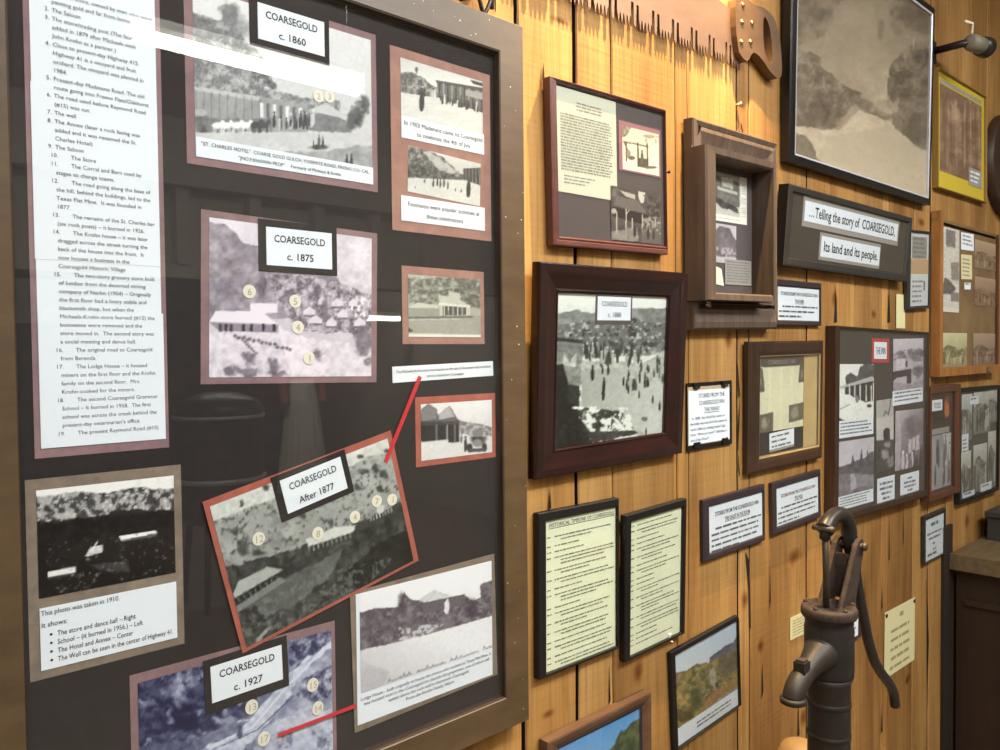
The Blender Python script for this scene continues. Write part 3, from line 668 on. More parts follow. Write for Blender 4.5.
for k, (hx, c_) in enumerate([(140, 225), (172, 235), (212, 228), (245, 235), (285, 60), (312, 70)]):
    P.ell(hx, 418, 20, 11, c_); P.ell(hx+20, 408, 8, 8, c_); [P.line([(hx+d, 424), (hx+d+1, 446)], 3.5, c_-20) for d in (-13, -7, 9, 15)]
P.poly([(40, 440), (730, 452), (730, 640), (40, 540)], 192); P.tex(12, 90, P.pm([(40, 440), (730, 452), (730, 640), (40, 540)]))
P.poly([(40, 486), (300, 500), (450, 512), (730, 490), (730, 640), (40, 540)], 150, .9, 12); P.tex(26, 26, P.pm([(40, 480), (730, 480), (730, 640), (40, 540)]))
P.ell(660, 390, 34, 44, 70, 1, .45); P.ell(690, 360, 26, 32, 80, 1, .45); P.ell(640, 425, 20, 22, 88, 1, .4); P.ell(640, 400, 18, 30, 85, 1, .4)
P.ell(515, 494, 44, 10, 70, 1, .4); P.folk([(500, 496, 26), (520, 492, 40), (535, 494, 34)], 45); P.ell(320, 518, 20, 6, 90, 1, .3)
P.folk([(624, 575, 58), (641, 576, 60)], 45); P.tex(7, 6)
P.tint((28, 30, 34), (232, 236, 236))
c1 = card('m1860', MAUVE, 'mauve card with the hotel street photograph of about 1860')
photo(P, 'p1860', c1)
x, z, w, h, r = bs('cap1860'); b = MB(); b.card(x, z, w, h, YC-.001, PAPER)
b.text('"ST. CHARLES HOTEL"  COARSE GOLD GULCH, YOSEMITE ROAD, FRESNO CO. CAL.', x, z+.0025, .0066, YC-.0014, INK, 'C', 0, w*.95)
b.text('"JNO.F.KNOWN PROP"     Formerly of Michaels & Krohn', x, z-.0075, .0064, YC-.0014, INK, 'C', 0, w*.58); b.build('caption', c1)
title('k1860', 'w1860', c1, 'COARSEGOLD', 'c. 1860')
stickers([(*bz(.5736, 1.9514), .0082, '2', None), (*bz(.5906, 1.9545), .0082, '3', None)], c1)

# -- Fourth of July card
c2 = card('mJul', ROSE, 'rose card with two street scenes of July celebrations')
P = Pic(92, 66, (103, 92, 382, 178, 385, 355, 105, 290), 205, 5)
P.grad((240, 110), 200, (240, 230), 218); P.wood([(103, 145), (140, 140), (215, 190), (260, 215), (260, 240), (103, 215)], 95, 170, 8, 12, .52)
P.ell(125, 160, 28, 16, 90, 1, .5); P.poly([(230, 176), (385, 208), (385, 290), (232, 232)], 96); P.poly([(225, 172), (385, 200), (385, 212), (228, 182)], 70)
for k in range(11): P.line([(238+k*14, 182+k*3), (238+k*14, 234+k*5)], 4, 150 if k % 2 else 45)
P.poly([(325, 205), (385, 216), (385, 240), (325, 225)], 150); P.poly([(340, 172), (385, 185), (385, 196), (350, 186)], 60)
P.poly([(100, 212), (235, 232), (390, 285), (390, 360), (100, 295)], 205); P.tex(12, 60, P.pm([(100, 212), (390, 285), (390, 360), (100, 295)]), 4, 12)
P.crowd(180, 384, lambda x: 232+(x-180)*.24, 34, 30, (60, 45, 200, 70), 6); P.ell(178, 215, 14, 7, 60); P.folk([(178, 278, 82)], 42); P.line([(160, 150), (162, 130)], 3, 70); P.ell(160, 136, 5, 9, 80)
P.tex(6, 5); P.tint((32, 30, 28), (226, 230, 226)); photo(P, 'pJul1', c2)
x, z, w, h, r = bs('capJul1'); b = MB(); b.card(x, z, w, h, YC-.001, PAPER)
b.text('In 1903 Maderans came to Coarsegold', x, z+.003, .0098, YC-.0014, INK, 'C', 0, w*.95); b.text('to celebrate the 4th of July.', x, z-.0105, .0098, YC-.0014, INK, 'C', 0, w*.66); b.build('caption', c2)
P = Pic(82, 52, (128, 385, 375, 465, 375, 598, 130, 555), 205, 6)
P.grad((250, 400), 222, (250, 500), 190); P.wood([(125, 390), (190, 402), (260, 440), (300, 486), (330, 500), (330, 520), (125, 500)], 92, 160, 8, 12, .5)
P.poly([(186, 412), (214, 418), (310, 492), (250, 490)], 190, .8, 4); P.wood([(128, 460), (220, 470), (300, 500), (260, 510), (128, 505)], 70, 120, 6, 9, .55)
P.poly([(322, 478), (375, 478), (375, 535), (328, 530)], 62); [P.line([(330+k*10, 480), (332+k*10, 530)], 2.5, 140) for k in range(5)]
P.poly([(125, 505), (330, 516), (380, 535), (380, 600), (125, 560)], 208); P.tex(10, 50, P.pm([(125, 505), (380, 535), (380, 600), (125, 560)]))
P.folk([(195, 525, 18), (226, 538, 30), (240, 535, 30), (250, 540, 28), (262, 538, 30), (275, 545, 26), (160, 545, 10), (340, 570, 62), (318, 556, 14), (300, 552, 12)], 50); P.tex(6, 5)
P.tint((32, 30, 28), (222, 226, 222)); photo(P, 'pJul2', c2)
x, z, w, h, r = bs('capJul2'); b = MB(); b.card(x, z, w, h, YC-.001, PAPER)
b.text('Footraces were popular activities at', x, z+.004, .0098, YC-.0014, INK, 'C', 0, w*.86); b.text('these celebrations', x, z-.011, .0098, YC-.0014, INK, 'C', 0, w*.44); b.build('caption', c2)

# -- Coarsegold c. 1875
c3 = card('m1875', MAUVE, 'mauve card with hazy hillside town photograph of about 1875')
P = Pic(136, 122, (103, 98, 683, 173, 683, 667, 104, 667), 180, 7)
P.grad((400, 150), 218, (400, 660), 196); P.poly([(100, 112), (170, 130), (230, 190), (300, 205), (420, 280), (560, 310), (700, 360), (700, 440), (100, 470)], 150, 1, 10)
m_ = P.pm([(100, 112), (170, 130), (230, 190), (300, 205), (420, 290), (420, 440), (100, 440)], 8); P.tex(34, 40, m_)
P.poly([(540, 150), (690, 165), (690, 400), (600, 380), (545, 300)], 210, .85, 12); P.tex(10, 90)
P.wood([(300, 300), (420, 300), (560, 330), (690, 380), (690, 520), (430, 500), (345, 400)], 140, 196, 10, 26, .5)
for hx, hy, hw in [(440, 430, 40), (490, 395, 34), (540, 400, 40), (460, 460, 44), (560, 440, 36), (620, 470, 40), (600, 400, 30), (520, 470, 36)]:
    P.poly([(hx, hy), (hx+hw*.5, hy-14), (hx+hw, hy), (hx+hw, hy+16), (hx, hy+16)], 214); P.poly([(hx, hy+16), (hx+hw, hy+16), (hx+hw, hy+22), (hx, hy+22)], 110)
P.ell(290, 345, 22, 42, 110, .9, .5); P.ell(485, 365, 26, 20, 120, .9, .5); P.ell(390, 390, 40, 30, 130, .6, .5); P.ell(515, 420, 14, 40, 120, .7, .5)
P.poly([(100, 520), (240, 500), (430, 520), (690, 560), (690, 680), (100, 680)], 214, .9, 8); P.poly([(345, 480), (420, 520), (520, 660), (400, 660)], 226, .8, 8)
P.poly([(128, 430), (250, 432), (250, 404), (346, 404), (346, 438), (302, 440), (352, 482), (106, 470)], 240); P.poly([(300, 440), (346, 437), (346, 460), (322, 458)], 168)
P.poly([(106, 470), (352, 480), (345, 508), (140, 500)], 150); [P.poly([(a, 476), (a+11, 477), (a+9, 505), (a-1, 502)], 70) for a in (140, 160, 178, 222, 250, 292, 330)]
P.poly([(104, 505), (210, 512), (250, 560), (104, 560)], 220, .9, 6)
for k in range(15): P.ell(195+k*14+P.r.uniform(-4, 4), 520+k*3.2+P.r.uniform(-5, 5), 8, 8, 105, .9, .4)
for k in range(8): P.ell(215+k*8, 525+k*8, 7, 7, 115, .8, .4)
for x_, y_, a_, b_ in [(185, 640, 38, 26), (245, 600, 26, 34), (250, 650, 40, 20), (335, 630, 30, 36), (345, 655, 36, 14), (485, 590, 26, 22), (650, 545, 34, 62), (670, 610, 20, 30)]: P.ell(x_, y_, a_, b_, 120, .85, .5)
P.speck(P.em(640, 420, 32, 40), 240, .55, 12); P.tex(7, 6); P.a = (P.a-190)*1.35+180; P.tint((58, 50, 62), (230, 226, 236)); photo(P, 'p1875', c3)
title('k1875', 'w1875', c3, 'COARSEGOLD', 'c. 1875')
stickers([(*on('p1875', (103, 98, 683, 173, 683, 667, 104, 667), px, py), .0088, n_, None) for px, py, n_ in ((245, 362, '6'), (408, 397, '5'), (418, 490, '4'), (458, 600, '1'))], c3)

# -- store front, caption strip, motor car
c4 = card('mStore', ROSE, 'rose card with a small photograph of a false-fronted store')
P = Pic(70, 60, (87, 107, 314, 124, 312, 303, 88, 303), 170, 9)
P.wood([(80, 100), (320, 115), (320, 215), (80, 200)], 118, 176, 5, 16, .5); P.poly([(80, 100), (200, 110), (160, 122), (80, 118)], 200, .7, 6)
P.wood([(180, 160), (250, 150), (310, 180), (310, 210), (180, 200)], 100, 150, 6, 12, .52)
P.poly([(183, 172), (215, 178), (215, 160), (250, 168), (252, 190), (280, 206), (280, 234), (186, 236)], 196); P.poly([(183, 196), (280, 206), (280, 212), (183, 204)], 225)
P.poly([(195, 206), (270, 211), (270, 234), (195, 236)], 70); [P.line([(200+k*14, 204), (200+k*14, 238)], 3, 205) for k in range(6)]
P.poly([(85, 208), (185, 204), (186, 238), (85, 240)], 150); P.poly([(85, 212), (120, 196), (185, 206), (185, 214)], 206)
P.poly([(80, 238), (320, 236), (320, 292), (80, 290)], 158); P.line([(85, 243), (285, 240)], 6, 95); P.line([(90, 250), (250, 246)], 2.5, 200); P.poly([(88, 272), (105, 284), (88, 288)], 60)
P.tex(9, 40); P.poly([(80, 292), (320, 294), (320, 310), (80, 310)], 236); P.tex(6, 5); P.tint((38, 38, 34), (216, 220, 208)); photo(P, 'pStore', c4)
x, z, w, h, r = bs('cStrip'); b = MB(); b.card(x, z, w, h, YC, PAPER, r)
c, n = math.cos(r), math.sin(r)
b.text('The Michaels-Krohn store was located on the site of the present-day hardware', x-.002*n, z+.002*c, .006, YC-.0004, INK, 'C', r, w*.94); b.text('store in downtown Coarsegold.', x+.007*n, z-.007*c, .006, YC-.0004, INK, 'C', r, w*.37)
b.build('caption_strip', board, 'white paper strip with two printed lines')
c5 = card('mCar', RUST, 'rust card with a photograph of an early motor car')
P = Pic(72, 58, (127, 515, 347, 497, 350, 662, 128, 690), 215, 11)
P.grad((240, 500), 230, (240, 600), 210); P.wood([(240, 560), (300, 572), (350, 585), (350, 612), (240, 605)], 130, 180, 6, 12, .5)
P.poly([(127, 540), (132, 528), (152, 514), (178, 530), (180, 548), (215, 518), (236, 552), (246, 566), (246, 628), (127, 640)], 92, 1, 2); P.poly([(130, 534), (152, 516), (176, 532), (176, 560), (130, 566)], 120); P.poly([(182, 545), (214, 520), (232, 552), (184, 562)], 170)
P.poly([(127, 568), (246, 566), (246, 576), (127, 580)], 60); P.poly([(127, 580), (244, 576), (244, 630), (127, 638)], 38); [P.line([(a, 578), (a, 632)], 3.5, 150) for a in (176, 208, 232)]
P.poly([(127, 630), (212, 622), (214, 645), (127, 668)], 214); P.tex(10, 12, P.pm([(127, 630), (212, 622), (214, 645), (127, 668)]))
P.poly([(127, 668), (245, 632), (352, 620), (352, 670), (127, 695)], 212); P.ell(305, 620, 30, 26, 60, 1, .1); P.poly([(282, 600), (325, 598), (328, 612), (280, 612)], 175); P.ell(303, 604, 18, 9, 120); P.ell(278, 648, 9, 14, 45); P.ell(324, 646, 8, 14, 45); P.ell(302, 632, 14, 12, 130); P.poly([(275, 650), (328, 648), (326, 658), (280, 662)], 70)
P.folk([(265, 660, 50)], 60); P.folk([(252, 632, 28)], 90); P.tex(6, 6); P.tint((34, 32, 34), (228, 230, 230)); photo(P, 'pCar', c5)

# -- 1910 card
c6 = card('m1910', TAUPE, 'taupe card with dark photograph of 1910 above its notes')
P = Pic(104, 84, (90, 100, 432, 65, 440, 303, 97, 375), 30, 12)
P.grad((260, 90), 60, (260, 330), 14); P.poly([(80, 60), (440, 60), (440, 104), (330, 96), (270, 108), (200, 104), (150, 128), (80, 128)], 240, 1, 8)
m_ = P.pm([(80, 120), (200, 104), (270, 108), (330, 96), (440, 104), (440, 150), (300, 150), (180, 176), (80, 190)], 8); P.mix(m_, 70); P.speck(m_, 175, .5, 13, .9); P.speck(m_, 220, .62, 9, .8)
P.ell(160, 165, 36, 10, 190, .9, .5); P.ell(110, 158, 22, 8, 170, .9, .5)
P.poly([(90, 180), (440, 150), (440, 190), (300, 210), (90, 250)], 26, .8, 6); P.tex(14, 30)
P.poly([(300, 214), (388, 200), (394, 206), (304, 224)], 235); P.poly([(304, 224), (392, 207), (392, 214), (306, 228)], 90)
P.poly([(214, 264), (232, 240), (262, 236), (258, 256)], 200, 1, 3); P.line([(225, 262), (246, 228)], 3, 240); P.poly([(122, 304), (192, 290), (192, 306), (122, 320)], 225); P.poly([(122, 318), (192, 304), (192, 309), (122, 323)], 90)
P.poly([(230, 285), (320, 268), (330, 300), (260, 306)], 78, .7, 10); P.speck(P.pm([(100, 230), (440, 190), (440, 300), (100, 370)]), 150, .7, 8, .8); P.tex(5, 6); P.tint((10, 8, 10), (236, 238, 236)); photo(P, 'p1910', c6)
x, z, w, h, r = bs('cap1910'); b = MB(); b.card(x, z, w, h, YC-.001, PAPER); sz = .0082
b.text('This photo was taken in 1910.', x-w/2+.001, z+h/2-.0085, sz, YC-.0014, INK, w=.081); b.text('It shows:', x-w/2+.001, z+h/2-.0215, sz, YC-.0014, INK, w=.026)
for k, (s_, ww) in enumerate((('The store and dance hall \u2013 Right', .083), ('School \u2013 (it burned in 1956.) \u2013 Left', .091), ('The Hotel and Annex \u2013 Center', .080), ('The Well can be seen in the center of Highway 41.', .126))):
    zl = z+h/2-.0335-k*.0095; b.disc(x-w/2+.0105, zl+.003, .0014, YC-.0014, INK, 10); b.text(s_, x-w/2+.0165, zl, sz, YC-.0014, INK, w=ww)
b.build('caption', c6)

# -- Coarsegold c. 1927
c8 = card('m1927', MAUVE, 'mauve card with a bluish aerial view of about 1927')
P = Pic(140, 96, (112, 320, 853, 110, 853, 580, 112, 860), 70, 14)
P.grad((200, 300), 64, (800, 500), 150); P.tex(46, 90); m_ = P.pm([(100, 300), (560, 180), (560, 420), (420, 500), (100, 620)], 20); P.mix(m_, 58, .8); P.speck(m_, 150, .6, 34, .8); P.speck(m_, 96, .52, 20, .6)
P.ell(255, 350, 50, 60, 165, .6, .7); P.ell(280, 450, 70, 60, 34, .9, .5); P.ell(170, 330, 50, 30, 60, .8, .5)
P.poly([(300, 590), (470, 520), (640, 340), (760, 200), (860, 120), (860, 170), (760, 260), (660, 400), (520, 560), (440, 640)], 178, .85, 14); P.line([(340, 580), (540, 490), (680, 330), (850, 160)], 8, 215, .9); P.line([(330, 600), (560, 500), (700, 370)], 4, 90); P.line([(740, 240), (800, 190), (860, 180)], 9, 205, .8)
P.wood([(690, 150), (853, 120), (853, 160), (760, 220), (690, 280)], 76, 140, 12, 26, .55)
P.wood([(740, 300), (853, 250), (853, 360), (790, 400), (700, 370)], 88, 160, 12, 30, .55); P.poly([(560, 520), (700, 440), (860, 420), (860, 600), (500, 700)], 172, .7, 20); P.speck(P.pm([(480, 560), (860, 440), (860, 600), (480, 720)]), 95, .6, 30, .7)
P.ell(490, 510, 14, 30, 60, .8, .5); P.line([(485, 468), (525, 462)], 5, 220); P.poly([(110, 560), (330, 530), (420, 620), (110, 840)], 92, .8, 20); P.tex(24, 24); P.tex(14, 10); P.a = (P.a-104)*1.55+108; P.tint((20, 24, 62), (208, 216, 232)); photo(P, 'p1927', c8)
x, z, w, h, r = bs('p1927')
title('k1927', 'w1927', c8, 'COARSEGOLD', 'c. 1927')
stickers([(*bz(*p_), .0088, n_, .0095) for p_, n_ in (((.4607, 1.1424), '13'), ((.5498, 1.1453), '15'), ((.5568, 1.1106), '14'), ((.4768, 1.0951), '17'))], c8)

# -- Coarsegold after 1877 (tilted)
YC -= .0022
c7 = card('m1877', RUST, 'tilted rust-red card with hillside town photograph of after 1877')
P = Pic(150, 108, (63, 270, 615, 55, 693, 435, 172, 715), 150, 13)
P.grad((330, 150), 196, (420, 560), 110); P.poly([(50, 260), (620, 40), (640, 110), (560, 120), (420, 200), (250, 260), (80, 330)], 216, .9, 6)
m_ = P.pm([(60, 320), (250, 250), (420, 190), (560, 110), (640, 100), (700, 300), (450, 360), (130, 520)], 6); P.mix(m_, 166, .8); P.tex(22, 50, m_); P.speck(m_, 60, .64, 11, .8); P.speck(m_, 112, .58, 30, .45)
for x_, y_, a_, b_ in [(165, 262, 8, 14), (165, 400, 22, 30), (145, 350, 20, 12), (215, 415, 30, 12), (540, 160, 16, 12), (575, 150, 14, 16), (600, 170, 16, 18), (530, 115, 14, 8), (520, 210, 18, 16), (590, 215, 14, 14), (440, 320, 10, 20), (350, 300, 16, 8), (270, 400, 12, 6), (240, 210, 12, 12), (610, 95, 10, 8)]: P.ell(x_, y_, a_, b_, 62, .9, .5)
P.poly([(110, 460), (330, 400), (560, 300), (660, 250), (700, 440), (172, 720)], 60, 1, 8); P.tex(34, 24, P.pm([(110, 460), (330, 400), (560, 300), (660, 250), (700, 440), (172, 720)])); P.poly([(470, 470), (600, 370), (690, 340), (700, 440), (520, 540)], 26, .9, 16)
P.poly([(180, 560), (330, 470), (480, 400), (420, 500), (250, 620)], 112, .7, 18)
P.poly([(290, 440), (330, 420), (330, 432), (300, 450)], 40); P.poly([(360, 372), (450, 332), (520, 326), (505, 348), (370, 398)], 212); P.poly([(362, 396), (505, 348), (510, 366), (370, 416)], 52); [P.line([(370+k*14, 396-k*5), (372+k*14, 410-k*5)], 3, 170) for k in range(10)]
P.poly([(510, 330), (600, 286), (650, 250), (660, 262), (610, 300), (515, 350)], 60); [P.line([(560+k*9, 300-k*4), (562+k*9, 312-k*4)], 3, 200) for k in range(8)]; P.poly([(580, 265), (604, 262), (600, 285), (580, 292)], 205); P.line([(640, 250), (690, 225)], 3, 90)
P.poly([(132, 548), (150, 505), (240, 458), (290, 466), (140, 556)], 176); P.poly([(136, 562), (285, 474), (290, 482), (142, 580)], 34); P.poly([(144, 582), (280, 490), (300, 500), (150, 600)], 128); [P.line([(150+k*17, 558-k*10), (156+k*17, 568-k*10)], 3, 150) for k in range(8)]
P.poly([(200, 690), (230, 655), (260, 640), (232, 668), (212, 698)], 190, .8, 4); P.speck(P.pm([(130, 600), (400, 480), (640, 420), (520, 540), (172, 720)]), 128, .58, 12, .6); P.tex(8, 6)
P.tint((20, 24, 22), (222, 228, 224)); photo(P, 'p1877', c7)
title('k1877', 'w1877', c7, 'COARSEGOLD', 'After 1877')
stickers([(*on('p1877', (63, 270, 615, 55, 693, 435, 172, 715), px, py), .0088, s_, .0088) for px, py, s_ in ((213, 370, '12'), (397, 352, '8'), (512, 300, '4'), (580, 250, '7'), (627, 245, '1'))], c7)
YC += .0006
# -- Lodge House
c9 = card('mLodge', TAUPE, 'taupe card with snowy lodge photograph and four-line caption')
P = Pic(134, 96, (103, 195, 573, 72, 575, 385, 105, 545), 220, 15)
P.grad((330, 130), 236, (330, 300), 226); P.poly([(300, 226), (322, 205), (365, 178), (400, 190), (440, 205), (440, 230)], 196, .9, 3)
P.wood([(100, 262), (150, 246), (240, 240), (254, 200), (262, 186), (275, 210), (318, 218), (340, 232), (475, 200), (505, 214), (532, 200), (530, 160), (552, 148), (578, 140), (578, 270), (450, 306), (330, 338), (200, 372), (100, 392)], 82, 124, 5, 22, .52)
P.tex(18, 30, P.pm([(100, 262), (578, 140), (578, 270), (100, 392)])); P.poly([(318, 228), (474, 194), (478, 226), (440, 238), (330, 262)], 88); P.line([(318, 228), (474, 194)], 3, 60); P.poly([(400, 224), (412, 208), (420, 226), (416, 262), (402, 264)], 222, 1, 3)
for x_, y_, a_, b_ in [(160, 280, 40, 36), (250, 240, 22, 50), (290, 290, 40, 40), (420, 285, 40, 36), (500, 245, 30, 36), (555, 170, 24, 24), (130, 330, 30, 40), (210, 310, 40, 40)]: P.ell(x_, y_, a_, b_, 62+(x_*7) % 50, .7, .5)
P.speck(P.pm([(240, 310), (340, 300), (400, 300), (330, 345), (240, 360)], 6), 190, .5, 10); P.poly([(100, 396), (330, 340), (578, 268), (580, 390), (100, 560)], 220, 1, 3)
P.grad((330, 330), 226, (250, 540), 190, P.pm([(100, 396), (330, 340), (578, 268), (580, 390), (100, 560)], 2)); P.poly([(100, 420), (200, 470), (180, 530), (100, 550)], 176, .5, 20)
for k in range(22):
    u_ = 200+k*17; v_ = 505-k*5.6
    if k % 7 != 5: P.line([(u_, v_), (u_+5+P.r.uniform(-3, 3), v_-P.r.uniform(4, 18)), (u_+8, v_-4), (u_+13, v_-9), (u_+17, v_-5)], 2.2, 96, .95)
P.tex(5, 6); P.tint((40, 30, 40), (232, 236, 240))
x, z, w, h, r = bs('paperLodge'); b = MB(); b.card(x, z, w, h, YC-.0006, PAPER); y_ = YC-.001
for k, (s_, ww) in enumerate((('Lodge House - built originally to house the miners who worked at Texas Flat Mine. It', .97), ('was located next to the Coarsegold Inn (beside the grapevines, one of which still', .93), ('exists) above the rock wall in downtown Coarsegold.', .60), ('From the Krohn Family Album', .36))):
    b.text(s_, x+.001, z-h/2+.034-k*.0079, .0072, y_, INK, 'C', 0, w*ww)
b.build('caption', c9)
x, z, w, h, r = bs('pLodge'); P.put('photograph', w, h, x, z, YC-.001, c9)
# -- red ribbons that point from captions to places
def ribbon(p, q, wd):
    a = np.array(p); c = np.array(q); d = (c-a)/np.linalg.norm(c-a); n = np.array([-d[1], d[0]])*wd/2
    b = MB(); b.poly([tuple(a-n), tuple(c-n), tuple(c+n), tuple(a+n)], YC-.0022, RIBBON, .0004); b.build('red_ribbon', board, 'narrow red ribbon pointer')
ribbon(bz(*(.7392,1.5639)), bz(*(.674,1.4401)), .0068); ribbon(bz(*(.4951,1.094)), bz(*(.618,1.0962)), .0052)
# ------------------------------------------------------------------ the smaller frames
def fr(e, W, H, th, op, prof, m, name='frame', side=None):
    ox, oz, iw, ih = op; b = MB(); b.ring(W, H, iw, ih, ox, oz, prof[1:], m); b.ring(W, H, iw, ih, ox, oz, prof[:2], side or m)
    b.ring(W, H, iw, ih, ox, oz, [(0, th), (1, th)], m)
    return b.build(name, e)
def simple_prof(th, dip=.004): return [(0, th), (0, .0015), (.1, 0), (.88, 0), (1, .0015), (1, th)]
def op_of(k): x, z, w, h, r = SB[k]; return x, z, w, h
def backing(e, op, m, y, name='backing', th=.002):
    b = MB(); b.card(op[0], op[1], op[2]+.004, op[3]+.004, y, m, th=th); return b.build(name, e)
PLUM = mat('plum_moulding', rgb(90, 54, 50), .35, spec=.5, c2=rgb(74, 42, 41), scale=(12, 40, 40))
MAHOG = mat('mahogany_moulding', rgb(40, 15, 15), .22, spec=.6, c2=rgb(26, 9, 11), scale=(10, 30, 30), coat=.3)
WEATHER = mat('weathered_grey_wood', rgb(98, 81, 68), .6, c2=rgb(72, 59, 51), scale=(60, 60, 4), bump=.3)
BLACKF = mat('black_gloss_frame', rgb(18, 17, 17), .3, spec=.5)
BLACKM = mat('black_plain_frame', rgb(22, 20, 20), .45, spec=.4)
CHARCOAL = mat('charcoal_frame', rgb(46, 43, 40), .5, spec=.4, var=.2, scale=(30, 30, 30))
PURPLE = mat('dark_purple_frame', rgb(56, 45, 50), .4, spec=.45, c2=rgb(40, 35, 40), scale=(25, 25, 25))
WALNUT = mat('walnut_frame', rgb(62, 42, 30), .38, spec=.45, c2=rgb(44, 29, 22), scale=(40, 40, 6))
OAK = mat('brown_oak_frame', rgb(108, 80, 60), .5, c2=rgb(80, 58, 43), scale=(6, 40, 40))
HONEY = mat('honey_wood_rail', rgb(166, 112, 58), .5, c2=rgb(132, 86, 44), scale=(30, 30, 5))
REDBROWN = mat('red_brown_rail', rgb(96, 60, 40), .5, c2=rgb(72, 44, 31), scale=(30, 30, 6))
GREYMAT = mat('dark_grey_mount', rgb(84, 76, 76), .75)
DARKMAT = mat('dark_mount', rgb(42, 38, 38), .75)
LIGHTGREY = mat('pale_grey_card', rgb(150, 146, 138), .7)
SILVER = mat('silver_edge', rgb(206, 206, 214), .3, metal=.25, spec=.7)
GOLDLIP = mat('tan_lip', rgb(140, 120, 84), .5)
PINKMAT = mat('dusky_pink_card', rgb(150, 104, 112), .7)
REDCARD = mat('red_card', rgb(176, 62, 56), .6)

# plum frame: typed letter with two photographs
e, W, H, th = place('picture_frame', 'plum', 'thin plum-red frame holding a typed letter and two old photographs', 'picture frame')
op = op_of('plum.open'); fr(e, W, H, th, op, [(0, th), (0, .001), (.12, 0), (.5, .0005), (.62, .002), (.8, .001), (1, .005), (1, th)], PLUM)
backing(e, op, GREYMAT, .0085)
x, z, w, h, r = SB['plum.letter']; b = MB()
b.poly([(x-w/2, z-h/2), (x+w/2-.02, z-h/2-.002), (x+w/2-.02, z-h/2+.02), (x+w/2, z-h/2+.02), (x+w/2, z+h/2), (x-w/2, z+h/2)], .0076, mat('old_letter_paper', rgb(200, 203, 184), .7))
LT = mat('faded_type', rgb(138, 142, 130), .7)
b.bars(x+.005, z+h/2-.022, w*.5, 3, .006, .0073, LT, 3, .5, centre=True); b.bars(x, z+h/2-.047, w*.88, 20, .0052, .0073, LT, 4, .55, (.9, 1)); b.bars(x, z-h/2+.03, w*.8, 3, .006, .0073, LT, 6, .4, (.4, .7))
b.build('letter', e)
x, z, w, h, r = SB['plum.mGaz']; b = MB(); b.card(x, z, w, h, .0074, PINKMAT); pc = b.build('photo_card', e, 'dusky pink card')
P = Pic(56, 50, (328, 237, 463, 262, 460, 412, 335, 390), 214, 21); P.grad((390, 240), 205, (390, 400), 226)
P.wood([(325, 235), (365, 240), (345, 275), (325, 290)], 120, 160, 4, 10); P.ell(430, 272, 34, 8, 130, .9, .5); P.ell(415, 290, 6, 12, 130, .8, .4); P.ell(450, 288, 5, 10, 120, .8, .4)
P.poly([(334, 292), (366, 244), (376, 250), (424, 306), (424, 312), (380, 302), (334, 298)], 200); P.poly([(334, 294), (424, 308), (424, 314), (334, 300)], 110)
[P.line([(a, 300), (a+2, c_)], 5, 60) for a, c_ in ((345, 362), (385, 380), (418, 384))]; P.line([(338, 300), (350, 325)], 4, 80); P.poly([(385, 350), (420, 354), (420, 388), (388, 380)], 66); P.ell(364, 352, 12, 7, 80); P.ell(352, 338, 9, 14, 100, .8); P.folk([(400, 376, 54)], 78); P.ell(430, 382, 22, 5, 90)
P.tex(6, 8); P.tint((52, 44, 36), (236, 230, 206)); x, z, w, h, r = SB['plum.pGaz']; P.put('photograph', w, h, x, z, .0070, pc)
P = Pic(76, 60, (288, 455, 465, 470, 470, 660, 293, 640), 74, 22); P.tex(26, 26); P.poly([(318, 470), (372, 482), (372, 498), (340, 490)], 176); P.poly([(382, 468), (408, 472), (402, 508), (392, 510), (384, 494)], 196)
P.poly([(310, 490), (380, 502), (420, 548), (300, 524)], 98); P.poly([(296, 526), (420, 552), (420, 590), (296, 560)], 40); P.wood([(400, 480), (466, 475), (466, 560), (410, 545)], 60, 96, 6, 14)
[P.line([(a, c_), (a+1, d_)], 3.5, 190) for a, c_, d_ in ((310, 545, 620), (341, 534, 640), (398, 552, 640), (362, 565, 600), (446, 560, 620))]; P.line([(341, 552), (352, 536)], 3, 180); P.ell(301, 542, 8, 9, 170); P.ell(302, 480, 12, 18, 110, .8, .5)
P.poly([(292, 610), (380, 596), (384, 645), (292, 640)], 140, .8, 5); P.poly([(396, 600), (470, 590), (470, 660), (396, 650)], 92); P.speck(P.pm([(396, 560), (470, 556), (470, 620), (396, 620)]), 170, .58, 9, .8); P.folk([(372, 630, 50), (420, 640, 50), (440, 640, 44)], 50); P.tex(6, 7)
P.tint((40, 34, 32), (222, 220, 212)); x, z, w, h, r = SB['plum.pPorch']; P.put('photograph', w, h, x, z, .0069, e)
pane(e, *op)

# mahogany frame, c. 1880 street crowd
e, W, H, th = place('picture_frame', 'mahog', 'thick glossy mahogany frame around a grey street crowd photograph', 'picture frame')
op = op_of('mahog.open'); fr(e, W, H, th, op, [(0, th), (0, .001), (.05, .0003), (.3, 0), (.38, .001), (.5, .003), (.86, .008), (.93, .007), (1, .010), (1, th)], MAHOG)
P = Pic(104, 142, (125, 130, 466, 150, 455, 570, 115, 622), 150, 23)
P.grad((290, 130), 222, (290, 200), 204); P.poly([(110, 205), (180, 190), (240, 200), (330, 190), (470, 185), (470, 300), (110, 300)], 138, 1, 6); P.tex(10, 40)
m_ = P.pm([(110, 240), (200, 225), (330, 215), (470, 235), (470, 330), (110, 340)], 6); P.mix(m_, 112, .8); P.speck(m_, 190, .6, 11, .8); P.speck(m_, 60, .6, 13, .7)
P.poly([(110, 262), (210, 280), (210, 420), (110, 430)], 130, .9, 4); P.poly([(125, 272), (212, 282), (208, 292), (125, 284)], 70); P.poly([(150, 320), (170, 350), (190, 320), (188, 365), (150, 360)], 190, .8, 4)
